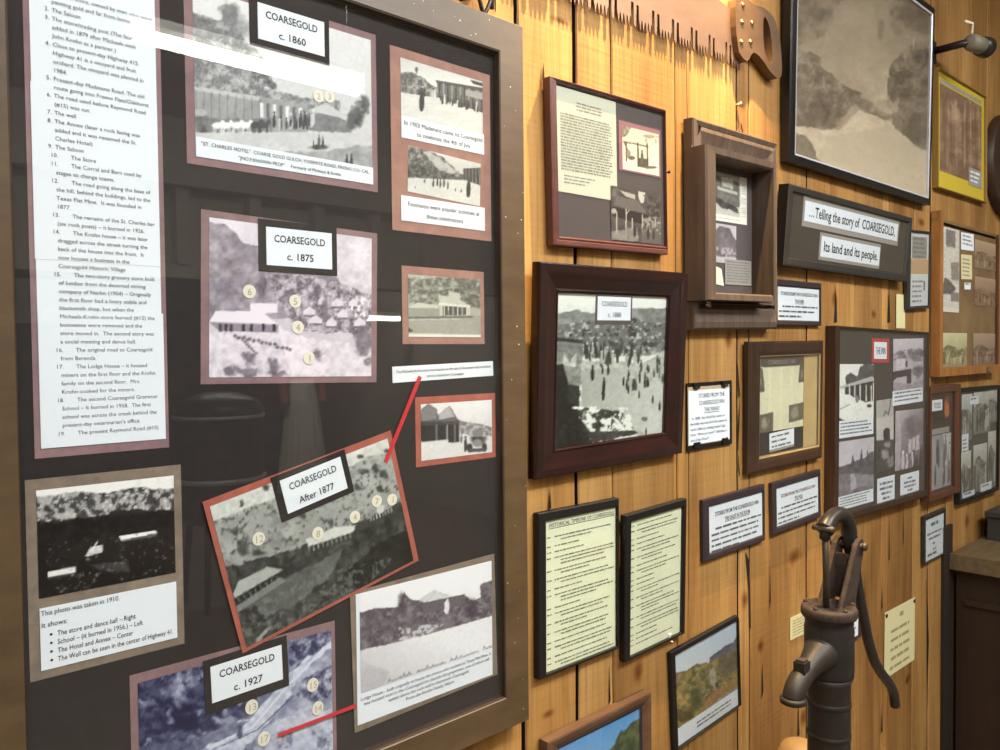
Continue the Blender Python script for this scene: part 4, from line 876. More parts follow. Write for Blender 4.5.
P.poly([(205, 345), (400, 352), (466, 310), (466, 600), (205, 520)], 172, 1, 5); P.grad((200, 360), 158, (420, 520), 184, P.pm([(205, 380), (400, 360), (466, 320), (466, 590), (205, 500)], 4))
P.crowd(215, 400, lambda x: 345, 46, 40, (66, 84, 74, 165), 24); P.crowd(340, 462, lambda x: 420-(x-340)*.3, 30, 32, (70, 86, 160), 30)
P.folk([(240, 408, 50), (273, 468, 48), (275, 440, 44), (335, 424, 30), (350, 448, 26), (382, 462, 24), (400, 430, 34), (408, 428, 32), (424, 478, 26), (270, 388, 30), (288, 390, 34), (404, 575, 24), (445, 500, 30)], 52); P.ell(400, 525, 14, 8, 110, .9, .4)
P.poly([(112, 360), (150, 356), (165, 420), (200, 425), (200, 520), (240, 600), (112, 640)], 52, 1, 5); P.tex(12, 20, P.pm([(112, 360), (200, 400), (240, 640), (112, 640)])); P.poly([(165, 418), (200, 422), (200, 486), (165, 470)], 70)
P.poly([(200, 490), (330, 500), (380, 570), (250, 600), (200, 560)], 66, .9, 8); P.speck(P.pm([(180, 485), (350, 490), (370, 560), (230, 565)]), 220, .52, 14, .95); P.ell(244, 500, 17, 6, 235); P.poly([(262, 530), (300, 520), (296, 545), (270, 540)], 228); P.ell(188, 490, 10, 4, 225)
P.tex(12, 9); P.a = (P.a-150)*1.3+150; P.tint((22, 24, 22), (226, 234, 226)); x, z, w, h, r = SB['mahog.open']; P.put('photograph', w+.004, h+.004, x, z, .0145, e)
backing(e, op, DARKMAT, .0152)
b = MB(); x, z, w, h, r = SB['mahog.k']; b.card(x, z, w, h, .0139, GREYMAT); x, z, w, h, r = SB['mahog.w']; b.card(x, z, w, h, .0133, PAPER)
b.text('COARSEGOLD', x, z+.004, .0135, .0129, INK, 'C', 0, w*.78); b.text('c. 1880', x, z-.0165, .0135, .0129, INK, 'C', 0, w*.4); b.build('title_card', e)
pane(e, *op, y=.0105)

# deep stepped shadow box
e, W, H, th = place('shadow_box_frame', 'shadow', 'deep stepped weathered grey-brown wooden shadow box with papers inside', 'shadow box')
sx, sz_, sw_, sh_ = op_of('shadow.step'); nx, nz, nw, nh = op_of('shadow.inner'); ox, oz, ow, oh = op_of('shadow.open')
b = MB(); b.ring(W, H, sw_, sh_, sx, sz_, [(0, .025), (0, .004), (.08, 0), (.3, -.002), (.8, .001), (1, .010), (1, .022)], WEATHER); b.build('outer_moulding', e)
b = MB(); b.ring(sw_, sh_, nw, nh, nx-sx, nz-sz_, [(0, .022), (0, -.003), (.2, -.005), (.6, .000), (1, .004)], WEATHER); o = b.build('step_moulding', e); o.location = (sx, 0, sz_)
b = MB(); b.ring(nw, nh, ow, oh, ox-nx, oz-nz, [(0, .02), (0, -.030), (.08, -.035), (.8, -.034), (1, -.030), (1, .022)], WEATHER); o = b.build('inner_box', e); o.location = (nx, 0, nz)
b = MB(); b.card(ox, oz, ow+.004, oh+.004, .0205, GREYMAT, th=.003); b.build('backing', e)
P = Pic(44, 60, (0, 0, 100, 0, 100, 100, 0, 100), 150, 24); P.grad((0, 0), 150, (0, 100), 190); P.poly([(10, 10), (40, 5), (75, 15), (80, 60), (40, 75), (8, 50)], 92, 1, 4); P.poly([(25, 8), (60, 10), (58, 30), (28, 28)], 190, .8, 3); P.poly([(15, 30), (70, 34), (70, 40), (15, 36)], 170); P.poly([(8, 52), (70, 66), (76, 80), (8, 66)], 50, .9, 4); P.poly([(78, 0), (100, 0), (100, 100), (78, 100)], 226)
[P.line([(81, 6+k*4), (97, 6+k*4)], 1.4, 150) for k in range(20)]; P.poly([(0, 86), (100, 86), (100, 100), (0, 100)], 228); P.line([(10, 92), (80, 92)], 1.5, 130); P.tex(8, 8); P.tint((44, 40, 38), (226, 226, 214)); x, z, w, h, r = SB['shadow.clip']; P.put('clipping', w, h, x, z, .0197, e)
P = Pic(36, 46, (0, 0, 100, 0, 100, 100, 0, 100), 120, 25); P.grad((0, 0), 200, (0, 100), 190); P.poly([(0, 30), (30, 6), (70, 10), (100, 40), (100, 82), (0, 84)], 92, 1, 5); P.ell(50, 45, 46, 36, 112, .8, .3); P.speck(P.pm([(0, 60), (100, 60), (100, 85), (0, 85)]), 190, .58, 12, .8); P.tex(12, 14); P.tint((46, 40, 44), (214, 208, 210)); x, z, w, h, r = SB['shadow.ph']; P.put('photograph', w, h, x, z, .0193, e)
x, z, w, h, r = SB['shadow.note']; b = MB(); b.card(x, z, w, h, .0185, LIGHTGREY, 0); b.bars(x, z+h*.4, w*.9, 8, h*.11, .0181, GREYINK, 5, .34, (.85, 1)); b.build('note', e)
x0 = x-w/2-.045; b = MB(); b.poly([(x0, z-h/2), (x0+.04, z-h/2-.004), (x0+.03, z+.005), (x0, z+.012)], .0188, CREAM); b.build('paper_scrap', e)
b = MB(); b.card(-W/2+.05, -H/2+.055, .022, .013, -.0032, PINKMAT, -.12); b.bars(-W/2+.05, -H/2+.058, .018, 2, .005, -.0036, PAPER, 2, .5, rot=-.12); b.build('paper_tag', e)
b = MB(); b.tube([(.03, .02, H/2-.004), (.045, .019, H/2+.028), (.06, .02, H/2-.004)], .0016, mat('wire', rgb(96, 62, 40), .5), 6); b.build('hanging_wire', e)

# large sepia landscape
e, W, H, th = place('picture_frame', 'sepia', 'large black-framed hazy sepia picture of a road under trees', 'picture frame')
op = op_of('sepia.open'); fr(e, W, H, th, op, [(0, th), (0, .001), (.2, 0), (.72, 0), (.8, .002)], BLACKF)
b = MB(); b.ring(W, H, op[2], op[3], op[0], op[1], [(.8, .001), (.92, .002), (1, .003), (1, .012)], SILVER); b.build('silver_edge', e)
P = Pic(128, 150, (98, -300, 583, 58, 550, 700, 92, 550), 130, 26)
P.grad((340, -200), 108, (320, 420), 150); P.tex(12, 120); P.ell(400, 300, 150, 190, 168, .75, .4, .8); P.ell(350, 130, 140, 160, 142, .6, .4, .8)
P.wood([(90, -320), (330, -150), (330, -40), (230, 60), (200, 130), (90, 180)], 98, 112, 22, 60, .55); P.wood([(380, -100), (600, 60), (600, 140), (520, 120), (440, 70)], 96, 116, 18, 50, .55)
P.ell(400, 110, 14, 40, 96, .8, .5); P.ell(455, 110, 20, 30, 92, .7, .5); P.ell(540, 80, 50, 70, 90, .6, .6)
P.wood([(90, 180), (170, 200), (200, 260), (300, 330), (330, 350), (250, 440), (200, 470), (90, 450)], 98, 126, 14, 40, .55); P.ell(190, 400, 70, 66, 80, .9, .5); P.ell(120, 330, 40, 60, 92, .8, .5); P.speck(P.pm([(95, 230), (200, 240), (200, 320), (95, 320)]), 158, .6, 24, .7)
P.wood([(430, 240), (520, 160), (590, 150), (590, 560), (530, 530), (480, 490), (440, 460), (420, 360)], 96, 122, 12, 44, .55); P.ell(520, 470, 34, 60, 76, .9, .5)
P.poly([(300, 345), (360, 370), (440, 420), (420, 440), (350, 410), (290, 370)], 96, .8, 6); P.poly([(85, 452), (250, 470), (320, 400), (430, 440), (520, 530), (600, 560), (600, 740), (85, 560)], 190, .95, 8)
P.ell(420, 380, 60, 40, 170, .7, .5); P.poly([(90, 470), (140, 490), (190, 580), (90, 552)], 96, .9, 8); P.grad((300, 460), 178, (380, 700), 196, P.pm([(200, 490), (420, 450), (560, 560), (560, 700), (200, 590)], 16)); P.ell(520, 620, 30, 30, 196, .6, .4, .5); P.tex(8, 30); P.tint((62, 52, 42), (236, 220, 190))
P.put('photograph', op[2]+.004, op[3]+.004, op[0], op[1], .009, e); backing(e, op, DARKMAT, .0096); pane(e, *op)

# the "Telling the story" sign
e, W, H, th = place('framed_sign', 'sign', 'wide dark framed sign telling the story of the town', 'sign')
op = (.006, .002, W-.05, H-.04); fr(e, W, H, th, op, [(0, th), (0, .001), (.2, 0), (.8, .001), (1, .006), (1, th)], CHARCOAL, side=BLACKF)
backing(e, op, mat('sign_mount', rgb(62, 53, 46), .6, c2=rgb(50, 46, 40), scale=(8, 8, 8)), .0085)
for k, s_, n_ in (('1', '\u2026Telling the story of  COARSEGOLD,', .93), ('2', 'Its land and its people.', .93)):
    b = MB(); x, z, w, h, r = SB['sign.m'+k]; b.card(x, z, w, h, .0076, LIGHTGREY); x, z, w, h, r = SB['sign.w'+k]; b.card(x, z, w, h, .0069, PAPER)
    b.text(s_, x, z-.012, .038, .0065, INK, 'C', 0, w*n_, True); b.build('lettered_strip', e)
pane(e, *op)

# four little story plaques
def plaque(key, lines, body, label, seed, m, head=None):
    e, W, H, th = place('story_plaque', key, label, 'plaque', 'story plaques of the inn')
    x, z, w, h, r = SB[key+'.w']; b = MB(); b.ring(W, H, w-.004, h-.004, x, z, [(0, th), (0, .001), (.15, 0), (.8, .0005), (1, .004), (1, th)], m); b.build('frame', e)
    b = MB(); b.card(x, z, w, h, .0052, PAPER, r, .003); y = .0048; zt = z+h/2
    for k, (s_, dz, sz, wd) in enumerate(lines):
        b.text(s_, x+.004, zt-dz, sz, y, head if head and k == 0 else INK, 'C', 0, w*wd, True)
        if k == len(lines)-1: b.card(x+.004, zt-dz-.0022, w*wd, .0010, y, INK)
    n, z0, pitch = body; b.bars(x+.012, zt-z0, w*.86, 1, pitch, y, SOFTINK, seed, .36, (.97, 1)); b.bars(x, zt-z0-pitch, w*.9, n-2, pitch, y, SOFTINK, seed+1, .36, (.9, 1)); b.bars(x, zt-z0-pitch*(n-1), w*.9, 1, pitch, y, SOFTINK, seed+2, .36, (.5, .62))
    b.build('printed_sheet', e); pane(e, x, z, w-.004, h-.004, .0024); return e
plaque('purple', [('STORIES FROM THE COARSEGOLD INN', .023, .0125, .86), ('THE DESK', .041, .0125, .22)], (3, .051, .0125), 'small purple framed story plaque under the wide sign', 31, PURPLE)
plaque('ghost', [('STORIES FROM THE COARSEGOLD INN', .027, .0135, .80), ('THE GHOST IN THE ROOM', .044, .0135, .46)], (5, .056, .0125), 'small dark story plaque left of the matching plaque above the pump', 34, PURPLE)
plaque('well', [('STORIES FROM THE COARSEGOLD INN', .029, .012, .80), ('THE WELL', .045, .0125, .2)], (4, .055, .0122), 'small dark story plaque just above the head of the iron pump', 37, PURPLE, mat('maroon_ink', rgb(110, 60, 70), .7))
e, W, H, th = place('story_clipboard', 'piano', 'small black-backed clipped story sheet titled with a piano', 'plaque')
x, z, w, h, r = SB['piano.w']; x = -W/2+w*.48+.004; b = MB(); b.card(0, 0, W, H, .003, BLACKM, th=.004); b.build('board', e)
b = MB(); b.card(x-.002, z+.003, w*.98, h*1.06, .0022, mat('tan_card', rgb(176, 160, 130), .7)); b.build('backing_card', e)
b = MB(); b.card(x-.002, z, w*.96, h*.98, .0014, PAPER); zt = z+h/2
for s_, dz, wd in (('STORIES FROM THE', .0185, .62), ('COARSEGOLD INN', .0345, .6), ('THE PIANO', .05, .36)): b.text(s_, x+.006, zt-dz, .0135, .001, INK, 'C', 0, w*wd)
b.card(x+.006, zt-.0525, w*.36, .0011, .001, INK)
for k, (s_, wd) in enumerate((('  In 1880, the Hotel bar piano in', .80), ('the lobby was one of the first pianos to', .86), ('travel California, coming around Cape', .82), ('Horn.  Where is it now???  Still there in', .86), ('one of the Rms??!', .42))): b.text(s_, x-w/2+.007, zt-.0655-k*.0118, .0088, .001, INK, w=w*wd)
b.build('printed_sheet', e)
for sx2, sz2 in ((-.33, .46), (.30, .46), (-.33, -.43), (.3, -.43)):
    b = MB(); b.box((sx2*W, .001, sz2*H), (.022, .005, .012), BLACKF); b.tube([(sx2*W-.008, -.002, sz2*H-.005*math.copysign(1, sz2)), (sx2*W+.008, -.002, sz2*H-.005*math.copysign(1, sz2))], .0025, BLACKF, 8); b.build('clip', e)

# framed newspaper page
e, W, H, th = place('picture_frame', 'news', 'dark walnut frame with a cream newspaper page and white note', 'picture frame')
op = op_of('news.open'); fr(e, W, H, th, op, [(0, th), (0, .001), (.15, 0), (.7, .001), (.85, .002), (1, .0035), (1, th)], WALNUT)
b = MB(); b.ring(op[2], op[3], op[2]-.008, op[3]-.008, 0, 0, [(0, .003), (.5, .0035), (1, .007)], GOLDLIP); o = b.build('tan_slip', e); o.location = (op[0], 0, op[1])
backing(e, op, mat('yellow_mount', rgb(196, 174, 122), .7, c2=rgb(176, 150, 98), scale=(5, 5, 9)), .0105)
x, z, w, h, r = SB['news.black']; b = MB(); b.card(x, z, w, h, .0097, DARKMAT); b.build('black_mount', e)
P = Pic(80, 96, (0, 0, 100, 0, 100, 100, 0, 100), 212, 27); P.tex(5, 30)
[P.line([(c_*24+3, 15+k*2.1), (c_*24+3+20*P.r.uniform(.8, 1), 15+k*2.1)], .8, 158, .38) for c_ in range(4) for k in range(40)]
P.poly([(0, 0), (100, 0), (100, 12), (88, 14), (12, 14), (0, 12)], 62); P.poly([(0, 10), (9, 16), (13, 40), (13, 46), (0, 46)], 74, 1, 1); P.poly([(100, 6), (91, 12), (87, 34), (87, 38), (100, 38)], 74, 1, 1); P.ell(95, 26, 3, 8, 150, .6, .4); P.ell(6, 32, 3, 8, 140, .6, .4)
P.poly([(0, 76), (32, 74), (32, 100), (0, 100)], 84); P.ell(14, 88, 10, 10, 165, .7, .5); P.poly([(66, 68), (100, 66), (100, 90), (66, 92)], 88); P.ell(80, 80, 10, 9, 150, .7, .5); P.line([(11, 2), (11, 12)], .4, 62); P.tex(5, 5)
P.tint((46, 36, 34), (232, 234, 200)); ph = h*.76; P.put('newspaper_page', w-.006, ph, x, z+h/2-ph/2-.002, .0091, e)
b = MB(); b.text('COARSEGOLD, 1880', x, z+h/2-.021, .015, .0087, LIGHTGREY, 'C', 0, w*.6); b.build('headline', e)
x, z, w, h, r = SB['news.note']; b = MB(); b.card(x, z, w, h, .0088, PAPER, .03); b.card(x, z-h/2+.003, w, .006, .0085, LIGHTGREY, .03); b.bars(x, z+.014, w*.85, 3, .0125, .0084, GREYINK, 9, .4, (.7, 1), rot=.03); b.build('note', e)
pane(e, *op, y=.005)

# the inn collage
e, W, H, th = place('picture_frame', 'inn', 'large dark walnut frame with five inn photographs and red title card', 'picture frame')
op = op_of('inn.open'); fr(e, W, H, th, op, [(0, th), (0, .001), (.15, 0), (.8, .001), (1, .006), (1, th)], WALNUT); backing(e, op, mat('collage_mount', rgb(64, 58, 54), .7), .009)
b = MB(); x, z, w, h, r = SB['inn.label']; b.card(x, z, w, h, .0076, REDCARD); b.card(x-.002, z, w*.72, h*.7, .007, PAPER); b.text('THE INN', x-.002, z-.011, .03, .0066, INK, 'C', 0, w*.55); b.build('title_card', e)
def photo_c(P, key, cap=0, seed=1, y=.0078, n=4):
    x, z, w, h, r = SB[key]
    if cap:
        b = MB(); b.card(x, z-h/2+h*cap/2, w, h*cap, y, PAPER, r); b.bars(x, z-h/2+h*cap*.84, w*.9, n, h*cap*.8/n, y-.0005, GREYINK, seed, .4, (.8, 1), rot=r); b.build('caption', e)
    P.put('photograph', w, h*(1-cap), x, z+h*cap/2, y-.0004, e, r)
P = Pic(56, 72, (40, 290, 330, 270, 330, 660, 40, 690), 224, 41); P.poly([(90, 380), (130, 340), (180, 370), (210, 300), (260, 270), (340, 280), (340, 400), (100, 470)], 70, 1, 12); P.poly([(40, 450), (120, 425), (310, 362), (330, 372), (330, 400), (60, 464)], 176); P.poly([(90, 450), (320, 395), (320, 540), (260, 550), (90, 500)], 46); [P.line([(a, 430), (a+2, 540)], 9, 214) for a in (126, 168, 212, 262, 305)]
P.poly([(40, 500), (120, 500), (260, 560), (340, 570), (340, 700), (40, 700)], 232, 1, 5); P.line([(50, 605), (130, 568)], 4, 70); P.ell(188, 530, 14, 26, 120); P.ell(290, 575, 22, 12, 60); P.poly([(150, 690), (165, 690), (195, 735), (180, 730)], 60); P.poly([(40, 660), (110, 690), (40, 700)], 50); P.tex(10, 20); P.tint((34, 30, 34), (234, 238, 232)); photo_c(P, 'inn.pA', .235, 51)
P = Pic(58, 64, (490, 70, 745, 65, 740, 480, 490, 500), 170, 42); P.grad((600, 70), 206, (600, 250), 180); P.wood([(490, 190), (560, 170), (680, 150), (745, 170), (745, 260), (490, 260)], 130, 190, 14, 40); P.poly([(520, 230), (590, 240), (600, 300), (520, 330)], 206, .9, 6); P.ell(600, 280, 10, 30, 70); P.ell(690, 340, 60, 60, 100, .9, .4); P.poly([(490, 340), (640, 320), (640, 440), (600, 440), (600, 380), (520, 390), (490, 420)], 52); P.poly([(490, 420), (640, 450), (745, 400), (745, 500), (490, 500)], 150, .9, 8); P.ell(720, 200, 20, 40, 90, .7, .5); P.tex(14, 26); P.tint((34, 30, 36), (228, 224, 232)); photo_c(P, 'inn.pB', .22, 52, n=3)
P = Pic(58, 56, (60, 240, 320, 190, 320, 590, 60, 650), 150, 43); P.grad((190, 200), 196, (190, 420), 206); P.poly([(60, 425), (150, 400), (240, 360), (320, 300), (320, 480), (60, 520)], 82, 1, 12); [P.poly([(a-16, 420), (a, t_), (a+18, 410)], 66, 1, 4) for a, t_ in ((165, 330), (226, 280), (270, 285))]; P.poly([(60, 480), (150, 470), (320, 480), (320, 600), (60, 660)], 116, 1, 10); P.poly([(150, 480), (180, 475), (196, 580), (150, 600)], 190, .8, 8); P.poly([(180, 480), (320, 490), (320, 560), (200, 570)], 142, .8, 8); P.tex(14, 30); P.tint((40, 34, 40), (218, 218, 226)); photo_c(P, 'inn.pC', .20, 53)
P = Pic(34, 62, (330, 0, 460, -15, 462, 440, 330, 460), 150, 44); P.tex(12, 40); P.poly([(330, -20), (470, -20), (470, 110), (330, 120)], 176); P.line([(385, 95), (400, 70), (420, 90), (432, 40), (436, 0)], 7, 74); P.poly([(330, 110), (462, 100), (462, 250), (330, 260)], 196); P.poly([(382, 190), (405, 172), (430, 182), (432, 250), (384, 260)], 36); P.poly([(330, 250), (462, 250), (462, 470), (330, 470)], 62); P.ell(400, 340, 34, 40, 160, .9, .4); P.ell(410, 280, 30, 22, 170, .8, .4); P.ell(440, 390, 40, 40, 150, .7, .4); P.ell(350, 330, 20, 70, 48, .8, .4); P.tex(12, 20); P.tint((34, 32, 36), (226, 226, 220)); photo_c(P, 'inn.pD', y=.0086)
P = Pic(54, 54, (465, 20, 670, -20, 670, 370, 465, 410), 120, 45); P.grad((470, 0), 200, (640, 120), 120); P.ell(580, 110, 90, 90, 96, .7, .4, .6); P.poly([(465, 30), (500, 20), (510, 200), (500, 420), (465, 420)], 186, .8, 6); P.poly([(560, 200), (640, 165), (640, 260), (560, 290)], 206, .9, 5); P.line([(585, 190), (585, 280)], 5, 120); P.line([(612, 180), (612, 270)], 5, 120); P.crowd(500, 660, lambda x: 390, 14, 130, (56, 200, 40, 120), 16); P.tex(12, 26); P.tint((38, 30, 38), (226, 220, 226)); photo_c(P, 'inn.pE', .0)
for k, sd in (('inn.c1', 54), ('inn.c2', 55)):
    b = MB(); x, z, w, h, r = SB[k]; b.card(x, z, w, h, .0074, PAPER, r+.01); b.bars(x, z+h*.26, w*.8, 4, h*.2, .007, GREYINK, sd, .45, (.3, 1), centre=True); b.build('caption', e)
pane(e, *op)

# narrow document
e, W, H, th = place('document_frame', 'narrow', 'thin-framed upright document beside the wide sign', 'framed document')
x, z, w, h, r = SB['narrow.w']; w, h = w*1.02, h; b = MB(); b.ring(W, H, w, h, x, z, [(0, th), (0, .001), (.3, 0), (1, .003), (1, th)], CHARCOAL); b.build('frame', e)
b = MB(); b.card(x, z, w+.004, h+.004, .006, mat('bluish_paper', rgb(206, 212, 212), .7)); b.card(x, z+.01, w, h*.2, .0055, mat('tan_band', rgb(190, 160, 118), .7)); b.card(x, z+h*.3, w*.8, h*.3, .0055, LIGHTGREY); b.bars(x, z+h*.42, w*.7, 5, .014, .005, GREYINK, 61, .4); b.bars(x-.01, z-h*.16, w*.6, 5, .016, .0053, LIGHTGREY, 62, .4); b.card(x+.045, z-h*.22, .012, .03, .005, GREYINK); b.build('document', e); pane(e, x, z, w, h)

# two black-framed timelines
def timeline(key, label, seed, head):
    e, W, H, th = place('timeline_frame', key, label, 'framed document', 'timeline sheets')
    x, z, w, h, r = SB[key+'.w']; fr(e, W, H, th, (x, z, w, h), [(0, th), (0, .001), (.1, 0), (.85, 0), (1, .002), (1, th)], BLACKM)
    b = MB(); b.card(x, z, w+.004, h+.004, .0062, CREAM); y = .0057; R = random.Random(seed); zt = z+h/2-.012
    if head: b.text('HISTORICAL TIMELINE OF COARSEGOLD', x+.004, zt-.002, .0105, y, INK, 'C', 0, w*.93); b.card(x+.004, zt-.0042, w*.93, .0009, y, INK); zt -= .02
    TY = mat('timeline_type', rgb(112, 118, 98), .7)
    k = 0
    while zt-z > -h/2+.012:
        first = k == 0; n = R.choice((1, 1, 2, 2, 3))
        b.bars(x-w*.44, zt, w*.06, 1, .0055, y, TY, R.randint(0, 9999), .42, (.8, 1))
        for j in range(n):
            L = w*(R.uniform(.72, .84) if j < n-1 else R.uniform(.3, .8)); x0 = x-w*.37+(j > 0)*.016; L = min(L, x+w*.47-x0); b.bars(x0+L/2, zt, L, 1, .0055, y, TY, R.randint(0, 9999), .42, (1, 1)); zt -= .0064
        zt -= .0042; k += 1
    b.build('printed_sheet', e); pane(e, x, z, w, h)
timeline('tl1', 'black-framed cream timeline sheet with a heading, beside the board', 71, True)
timeline('tl2', 'black-framed cream timeline sheet without heading, beside its headed twin', 72, False)

# colour landscape
e, W, H, th = place('picture_frame', 'land', 'thin black frame with colour photograph of a wooded canyon road', 'picture frame')
x, z, w, h, r = SB['land.w']; fr(e, W, H, th, (x, z, w, h), simple_prof(th), BLACKM); ch = .04
b = MB(); b.card(x, z, w+.003, h+.003, .0062, PAPER); b.bars(x+.02, z-h/2+.024, w*.62, 2, .009, .0056, GREYINK, 73, .4, (.85, 1), centre=True); b.build('caption_sheet', e)
P = Pic(74, 92, (72, 245, 412, 48, 425, 430, 88, 640), (190, 205, 216), 46)
P.grad((240, 100), (182, 200, 214), (240, 300), (206, 216, 222)); P.poly([(260, 262), (340, 200), (385, 180), (430, 100), (430, 330), (260, 340)], (92, 96, 106), 1, 5)
m_ = P.pm([(60, 340), (140, 330), (190, 292), (260, 290), (330, 250), (430, 200), (430, 400), (220, 560), (60, 650)], 9); P.mix(m_, (122, 112, 74)); P.speck(m_, (152, 134, 72), .55, 30, .8); P.speck(m_, (78, 84, 52), .55, 24, .8); P.speck(m_, (176, 166, 128), .64, 14, .7); P.poly([(300, 260), (430, 220), (430, 330), (340, 360), (300, 330)], (94, 90, 76), .7, 12)
P.ell(195, 480, 34, 70, (70, 80, 44), .9, .5); P.ell(130, 560, 50, 50, (72, 72, 50), .8, .5); P.poly([(262, 330), (285, 320), (300, 360), (290, 430), (262, 400)], (168, 166, 146), .8, 8); P.ell(302, 410, 10, 18, (44, 46, 40), .9, .5)
P.poly([(230, 500), (300, 430), (430, 370), (430, 410), (300, 500), (210, 560)], (152, 120, 72), .9, 6); P.poly([(190, 580), (300, 500), (430, 410), (430, 480), (88, 660)], (140, 140, 142), 1, 4); P.tex(8, 10)
P.put('photograph', w, h-ch, x, z+ch/2, .0056, e); pane(e, x, z, w, h)

# brown-framed picture at the bottom
e, W, H, th = place('picture_frame', 'brown', 'brown oak frame low on the wall showing bright blue sky', 'picture frame')
op = op_of('brown.open'); fr(e, W, H, th, op, [(0, th), (0, .001), (.15, 0), (.5, .001), (.9, .006), (1, .008), (1, th)], OAK)
b = MB(); b.ring(op[2], op[3], op[2]-.008, op[3]-.008, 0, 0, [(0, .008), (1, .010)], mat('dark_slip', rgb(36, 38, 48), .5)); o = b.build('dark_slip', e); o.location = (op[0], 0, op[1])
P = Pic(70, 50, (0, 0, 100, 0, 100, 100, 0, 100), (100, 160, 215), 47); P.grad((0, 0), (96, 156, 212), (0, 60), (140, 184, 220)); P.tex(5, 40); m_ = P.pm([(0, 100), (0, 60), (30, 52), (55, 36), (75, 22), (90, 16), (104, 14), (104, 100)], 5); P.mix(m_, (74, 84, 60)); P.speck(m_, (112, 116, 76), .55, 8, .8); P.poly([(0, 75), (100, 66), (100, 100), (0, 100)], (150, 132, 92), .9, 4); P.tex(6, 6)
P.put('photograph', op[2]+.004, op[3]+.004, op[0], op[1], .0125, e); backing(e, op, DARKMAT, .0132); pane(e, *op, y=.009)

# far group at the right edge
e, W, H, th = place('picture_frame', 'yellow', 'yellow-matted picture of brown trees in thin wooden frame', 'picture frame')
op = (-.004, 0, W-.016, H-.008); fr(e, W, H, th, op, simple_prof(th), mat('dull_gold_frame', rgb(138, 108, 52), .5)); backing(e, op, mat('yellow_mat', rgb(196, 172, 52), .65), .009)
x, z, w, h, r = SB['yellow.open']; b = MB(); b.card(x, z+h/2+.012, w, .012, .0085, LIGHTGREY, .01); b.build('pale_strip', e)
P = Pic(40, 56, (610, 300, 757, 375, 757, 650, 608, 620), 100, 48); P.tex(26, 40, None, 5); P.ell(660, 400, 26, 50, 170, .8, .6, .6); P.speck(P.pm([(600, 300), (757, 380), (757, 650), (600, 620)]), 150, .6, 30, .6); [P.line([(a, 380), (a+4, 620)], 5, 76, .7) for a in (625, 650, 690, 705, 735)]; [P.line([(a, 360), (a+P.r.uniform(-8, 8), 600)], 3, 200, .5) for a in (615, 640, 668, 700, 718, 745)]; P.tex(14, 14); P.tint((72, 48, 36), (214, 188, 154)); P.put('picture', w, h, x, z, .0082, e)
x, z, w, h, r = SB['yellow.note']; b = MB(); b.card(x, z, w, h, .0074, LIGHTGREY); b.bars(x, z+.018, w*.8, 3, .016, .007, PAPER, 74, .4); b.build('note', e)

e, W, H, th = place('display_case', 'case', 'honey wood display case of clippings and postcards', 'display case')
op = op_of('case.open'); mat('case_mount', rgb(132, 108, 74), .7, c2=rgb(106, 82, 54), scale=(6, 6, 6)); b = MB(); b.box((-W/2+.016, .014, .012), (.030, .028, H+.024), HONEY); b.build('side_rail', e); b = MB(); b.box((0, .014, -H/2+.012), (W, .030, .03), HONEY); b.build('bottom_rail', e); b = MB(); b.box((0, .018, H/2-.005), (W, .020, .010), MATS['case_mount']); b.build('top_rail', e); b = MB(); b.box((W/2-.01, .016, 0), (.02, .024, H), REDBROWN); b.build('end_rail', e)
backing(e, op, mat('case_mount', rgb(132, 108, 74), .7, c2=rgb(106, 82, 54), scale=(6, 6, 6)), .012)
P = Pic(46, 76, (90, 100, 155, 112, 150, 420, 85, 420), 200, 49); P.tex(8, 20); [P.line([(90+c_*22, 118+k*5), (90+c_*22+18, 119+k*5)], 1.6, 160) for c_ in range(3) for k in range(58)]; P.poly([(105, 112), (140, 118), (138, 180), (105, 176)], 96, 1, 3); P.poly([(122, 236), (150, 230), (150, 300), (122, 298)], 110, 1, 3); P.poly([(88, 330), (100, 290), (125, 310), (140, 330), (130, 350), (88, 355)], 66, 1, 4); P.poly([(120, 345), (150, 345), (150, 378), (120, 378)], 100); P.tint((70, 60, 56), (226, 224, 214)); x, z, w, h, r = SB['case.news']; P.put('newspaper_clipping', w, h, x, z, .0108, e)
for k, m, y in (('n1', PAPER, .0106), ('n2', BUFF, .0104), ('n3', PAPER, .0102)):
    x, z, w, h, r = SB['case.'+k]; b = MB(); b.card(x, z, w, h, y, m, r); b.bars(x, z+h*.3, w*.8, max(1, int(h/.014)-1), .014, y-.0005, LIGHTGREY, 80, .4); b.build('note', e)
for k, sd, lo, hi in (('pa', 1, (70, 58, 40), (206, 204, 160)), ('pb', 2, (74, 56, 44), (170, 150, 124)), ('pc', 3, (86, 66, 50), (180, 160, 128)), ('pd', 4, (80, 58, 44), (174, 148, 120))):
    P = Pic(44, 44, (0, 0, 100, 0, 100, 100, 0, 100), 150, 60+sd); P.grad((0, 0), 210, (0, 100), 120); P.wood([(0, 45), (30, 36), (70, 48), (100, 40), (100, 72), (0, 74)], 96, 170, 8, 16); P.tex(14, 20); P.crowd(10, 90, lambda x: 90, 8, 26, (60, 190, 80), 5); P.tint(lo, hi); x, z, w, h, r = SB['case.'+k]; P.put('postcard', w, h, x, z, .0109, e)
b = MB(); b.box((.18, -.002, -H/2+.012), (.03, .01, .014), mat('latch_metal', rgb(150, 140, 120), .4, metal=.8)); b.build('latch', e)

